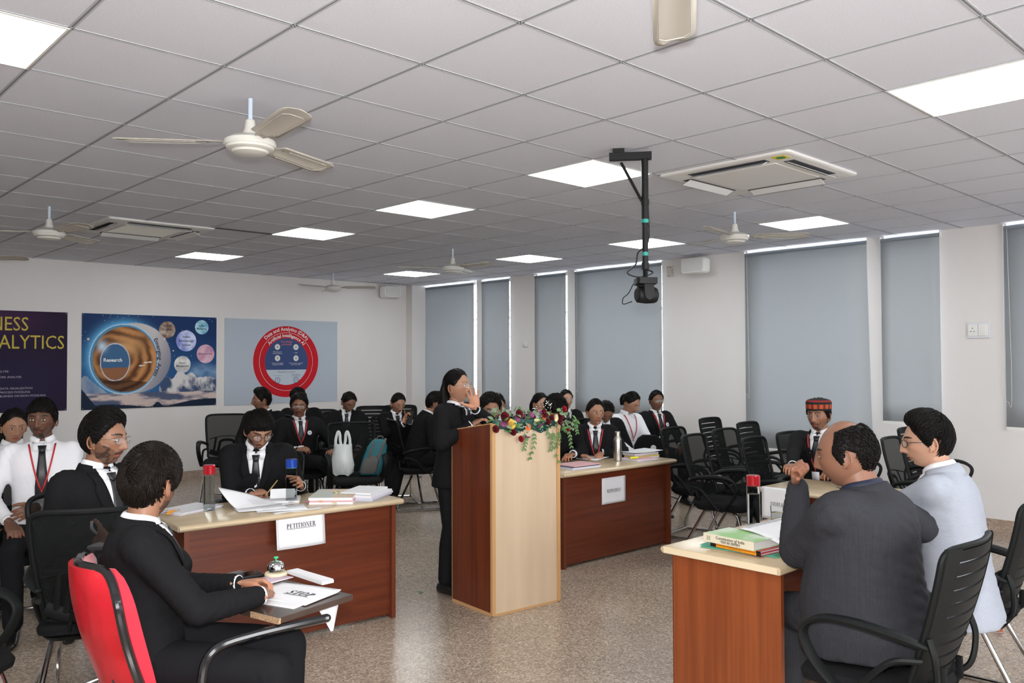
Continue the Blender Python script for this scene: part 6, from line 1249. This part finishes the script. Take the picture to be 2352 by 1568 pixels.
# bags
t = thing('plastic_bag', 'white plastic carrier bag standing on a chair seat', 'bag', (3.55, 4.35, .470), R(-43.6)); t.scale = (.85,)*3; f = MB(); rg = []
for z_, w, d in ((0, .09, .06), (.03, .12, .075), (.12, .13, .085), (.22, .12, .075), (.30, .105, .055), (.35, .10, .04)): rg.append([(w*math.cos(a)*(1+.07*math.sin(5*a+z_*20)), d*math.sin(a)*(1+.10*math.sin(7*a+z_*30)), z_+.012*math.sin(3*a)) for a in np.linspace(0, 2*PI, 40, endpoint=False)])
M_bag = mat('thin_white_plastic', (.62, .66, .66), .3, bump=((22, 22, 9), .6, .01)); f.loft(np.array(rg)); put('bag_body', f, M_bag, t)
for s in (-1, 1): put('handle', MB().tube(spline([(s*.085, .0, .33), (s*.08, 0, .42), (s*.055, 0, .50), (s*.035, 0, .47), (s*.03, 0, .40), (s*.02, 0, .34)], 5), .016, 8, flat=(1, .3), up=(1, 0, 0)), M_bag, t)
t = thing('backpack', 'teal and grey backpack leaning on a chair beside the white bag', 'backpack', (3.775, 4.22, .468), R(-43.6+8)); t.scale = (.9,)*3; M_teal = mat('teal_nylon', (.012, .13, .16), .6, bump=((30, 30, 30), .5, .008)); M_gry = mat('grey_nylon', (.085, .085, .08), .65, bump=((30, 30, 30), .4, .006))
Tl = lambda x, y, z: (x+z*.28, y, z)
f = MB(); f.loft([[Tl(a*k, b*k2, z) for a, b in rnd_rect(.25, .16, .06, 5)] for z, k, k2 in ((0, .85, .8), (.03, 1, 1), (.18, 1.0, 1), (.30, .88, .85), (.37, .6, .6), (.385, .25, .3))]); put('bag_body', f, M_teal, t)
f = MB(); f.loft([[Tl(a*k-.02, b*k2-.075, z) for a, b in rnd_rect(.19, .07, .03, 4)] for z, k, k2 in ((.02, .85, .8), (.05, 1, 1), (.17, .9, .9), (.21, .4, .4))]); put('front_pocket', f, M_gry, t)
put('side_panel', MB().grid([[Tl(-.128*(1 if z < .2 else .9), y_, z) for y_ in (-.05, 0, .05)] for z in np.linspace(.03, .30, 6)]), M_gry, t)
for s in (-.06, .05): put('strap', MB().tube(spline([Tl(s, -.085, .08), Tl(s, -.095, .2), Tl(s+.01, -.07, .33), Tl(s+.02, .0, .39)], 5), .014, 8, flat=(1, .35), up=(1, 0, 0)), M_gry, t)
put('top_handle', MB().tube(spline([Tl(-.03, .02, .37), Tl(-.02, .02, .41), Tl(.03, .02, .41), Tl(.04, .02, .37)], 4), .007, 6), M_gry, t)
t = thing('shoulder_bag', 'black bag with a round white badge on the lap of the woman in white', 'bag', (5.86, 2.35, .60), R(-43.6)); f = MB(); f.loft([[(a*k, b, z) for a, b in rnd_rect(.30, .13, .05, 4)] for z, k in ((0, .95), (.03, 1.05), (.14, 1.0), (.21, .75), (.24, .45))]); put('bag_body', f, M_suit, t); f = MB(); f.lathe([(.028, 0), (.028, .004), (.01, .005)], (.03, -.072, .12), 18, M=Matrix.Rotation(PI/2, 4, 'X')); put('round_badge', f, M_badge, t)
t = thing('mobile_phone', 'dark phone in the hand of the woman with white socks', 'phone', (4.575, 4.63, .975), R(-60)); put('phone_case', MB().box((0, 0, 0), (.072, .009, .15), rot=Matrix.Rotation(R(-25), 4, 'X')), M_black, t, smooth=False, bevel=.003)
# podium flowers
t = thing('flower_arrangement', 'trailing arrangement of roses and leaves on the lectern top', 'flowers', (2.862, 1.268, 0), R(-5.5))
r_ = random.Random(11); M_leaf = mat('leaf_green', (.06, .15, .035), .5, var=((30, 30, 30), (.12, .22, .07), .4, .6)); M_leafg = mat('leaf_grey_green', (.16, .21, .13), .6); M_foam = mat('dark_green_paper', (.015, .07, .055), .5)
f = MB(); P = []
for i in range(15):
    x = -.265+.53*i/14; P.append([(x, -.10+.03*r_.random(), 1.175), (x, -.215, 1.205+.02*r_.random()), (x, -.235, 1.20), (x, -.236, 1.135+.022*math.sin(i*1.1)+.012*r_.random())])
f.grid(P); o = put('wrapping', f, M_foam, t); s = o.modifiers.new('s', 'SOLIDIFY'); s.thickness = .002
def leaf(mb, p, d, n, L, w):
    d = Vector(d).normalized(); n = Vector(n); n = (n-d*n.dot(d)).normalized(); x = d.cross(n); p = Vector(p); rows = []
    for k, ww in ((0, .08), (.2, .7), (.45, 1), (.7, .75), (.9, .3), (1, .02)): c = p+d*L*k+n*(.12*L*math.sin(k*PI)); rows.append([c-x*w*ww/2-n*.002, c-n*.004, c+x*w*ww/2-n*.002])
    mb.grid(rows)
lf = MB(); lg = MB(); st = MB()
for i in range(170):
    x = r_.uniform(-.26, .40); y = -.215+r_.uniform(-.05, .09); z = 1.215+r_.uniform(-.075, .055)-(.03 if x > .28 else 0)
    leaf(lf if r_.random() < .55 else lg, (x, y, z), (r_.uniform(-1, 1), r_.uniform(-1, .3), r_.uniform(-.8, .8)), (r_.uniform(-.3, .3), -1, r_.uniform(-.2, .8)), r_.uniform(.025, .06), r_.uniform(.012, .032))
for x, z0, L, dx in ((-.02, 1.13, .10, -.01), (.06, 1.14, .17, -.04), (.16, 1.15, .22, .10), (.22, 1.13, .12, -.03), (.27, 1.13, .10, -.03), (.345, 1.15, .13, .03), (.40, 1.20, .09, .03)):
    pts = spline([(x, -.23, z0), (x+dx*.3, -.25, z0-L*.4), (x+dx, -.242, z0-L)], 6); st.tube(pts, .0016, 5)
    for k in range(2, len(pts), 2):
        for s in (-1, 1): leaf(lf, pts[k], (s*.7+dx*3, -.1, -.7), (0, -1, .2), r_.uniform(.022, .034), r_.uniform(.011, .016))
for i in range(26): x = r_.uniform(-.2, .42); st.tube([(x, -.2, 1.2), (x+r_.uniform(-.05, .05), -.2+r_.uniform(-.05, .05), 1.22+r_.uniform(0, .07))], .001, 4)
put('leaves', lf, M_leaf, t, auto=60); put('leaves', lg, M_leafg, t, auto=60); put('stems', st, M_leafg, t)
def rose(x, y, z, r0, m, d=(0, -1, .3), layers=5):
    f = MB(); d = Vector(d).normalized(); ax = d.orthogonal().normalized(); ay = d.cross(ax)
    for L in range(layers):
        k = (L+1)/layers; n = 3+L
        for q in range(n):
            a0 = 2*PI*q/n+L*.7; rows = []
            for h in np.linspace(0, 1, 5):
                rad_ = r0*k*(.35+.75*math.sin(h*PI*.55)+(.25*h*h if L > 2 else 0)); row = []
                for u in np.linspace(-.65, .65, 5): a = a0+u*(2*PI/n); row.append(Vector((x, y, z))+ax*rad_*math.cos(a)+ay*rad_*math.sin(a)+d*(r0*(1.25-.25*k)*h*(1-.25*abs(u))-r0*.5))
                rows.append(row)
            f.grid(rows)
    return put('rose', f, m, t, auto=60)
M_rd = mat('rose_dark_red', (.13, .004, .012), .7); M_rr = mat('rose_red', (.30, .005, .015), .7); M_ry = mat('rose_yellow', (.80, .58, .12), .6); M_py = mat('petal_pale_yellow', (.72, .66, .38), .6); M_pp = mat('petal_purple', (.24, .06, .15), .7); M_ro = mat('petal_orange', (.75, .16, .02), .6)
for x, z, r0, m in ((-.272, 1.165, .019, M_rd), (-.20, 1.235, .026, M_rd), (-.085, 1.252, .022, M_rd), (-.155, 1.190, .026, M_ry), (-.135, 1.140, .019, M_rd), (-.07, 1.092, .016, M_rr), (.125, 1.245, .022, M_rd), (.19, 1.217, .016, M_rd), (.155, 1.19, .018, M_rd), (.268, 1.225, .019, M_rd), (.26, 1.185, .017, M_rd), (.30, 1.27, .016, M_rr), (.335, 1.13, .010, M_rr)): rose(x, -.255, z, r0, m)
def daisy(x, z, r0, m, n=16, d=(0, -1, -.2), y=-.25):
    f = MB(); d = Vector(d).normalized(); ax = d.orthogonal().normalized(); ay = d.cross(ax)
    for q in range(n): a = 2*PI*q/n; dr = ax*math.cos(a)+ay*math.sin(a); leaf(f, Vector((x, y, z)), dr+d*.5, d, r0, r0*.35)
    f.ell((x, y, z), (r0*.25,)*3, 8, 5); return put('flower_head', f, m, t, auto=60)
for x, z, r0, m, d in ((-.195, 1.20, .032, M_pp, (-.5, -.6, -.5)), (-.10, 1.225, .032, M_pp, (.2, -1, .3)), (-.04, 1.235, .026, M_pp, (.8, -.5, .2)), (-.07, 1.10, .0, None, None), (-.02, 1.105, .028, M_pp, (0, -.5, -1)), (-.115, 1.197, .018, M_py, (0, -1, .3)), (-.01, 1.165, .028, M_ro, (0, -1, 0)), (.07, 1.20, .022, M_py, (-.4, -.6, 1)), (.092, 1.178, .027, M_pp, (.2, -.7, -.9)), (.125, 1.225, .024, M_ro, (0, -1, .2)), (.225, 1.213, .030, M_py, (.2, -1, 0)), (.02, 1.24, .026, M_pp, (0, -1, .5)), (.09, 1.255, .022, M_pp, (0, -.6, .8))):
    if m: daisy(x, z, r0, m, 16, d)
f = MB()
for cx, cz, n, sp in ((.17, 1.30, 28, .035), (.06, 1.28, 20, .03), (-.05, 1.17, 18, .03), (.12, 1.15, 20, .04), (.02, 1.13, 14, .03), (.30, 1.25, 10, .03)):
    for i in range(n): f.ell((cx+r_.gauss(0, sp*.6), -.25+r_.gauss(0, .02), cz+r_.gauss(0, sp*.55)), (.0028,)*3, 6, 4)
put('tiny_white_flowers', f, mat('tiny_white', (.72, .72, .66), .7), t)
# litter
f = MB(); rr = random.Random(4)
for i in range(9): leaf(f, (4.458+rr.uniform(-.03, .03), -1.199+rr.uniform(-.03, .03), .004+rr.random()*.015), (rr.uniform(-1, 1), rr.uniform(-1, 1), .2), (0, 0, 1), .03, .02)
put('marigold_petals', f, mat('marigold', (.55, .10, .01), .7), auto=60, label='small heap of orange marigold petals on the floor at right', cat='petals')
f = MB(); leaf(f, (2.55, 1.80, .004), (1, .3, .05), (0, 0, 1), .05, .02); leaf(f, (2.59, 1.82, .004), (-.6, .6, .05), (0, 0, 1), .04, .018); put('fallen_leaf', f, M_leaf, auto=60, label='fallen green leaf on the floor left of the lectern', cat='leaf')
# pen in the shirt and jacket pockets is left to the cloth; low platform and bucket by the far wall
o = put('wooden_plank', MB().box((6.35, 7.9, .05), (1.5, .30, .10)), mat('pale_plank', (.50, .38, .25), .6), smooth=False, label='pale wooden box lying along the far wall under the chairs', cat='box')
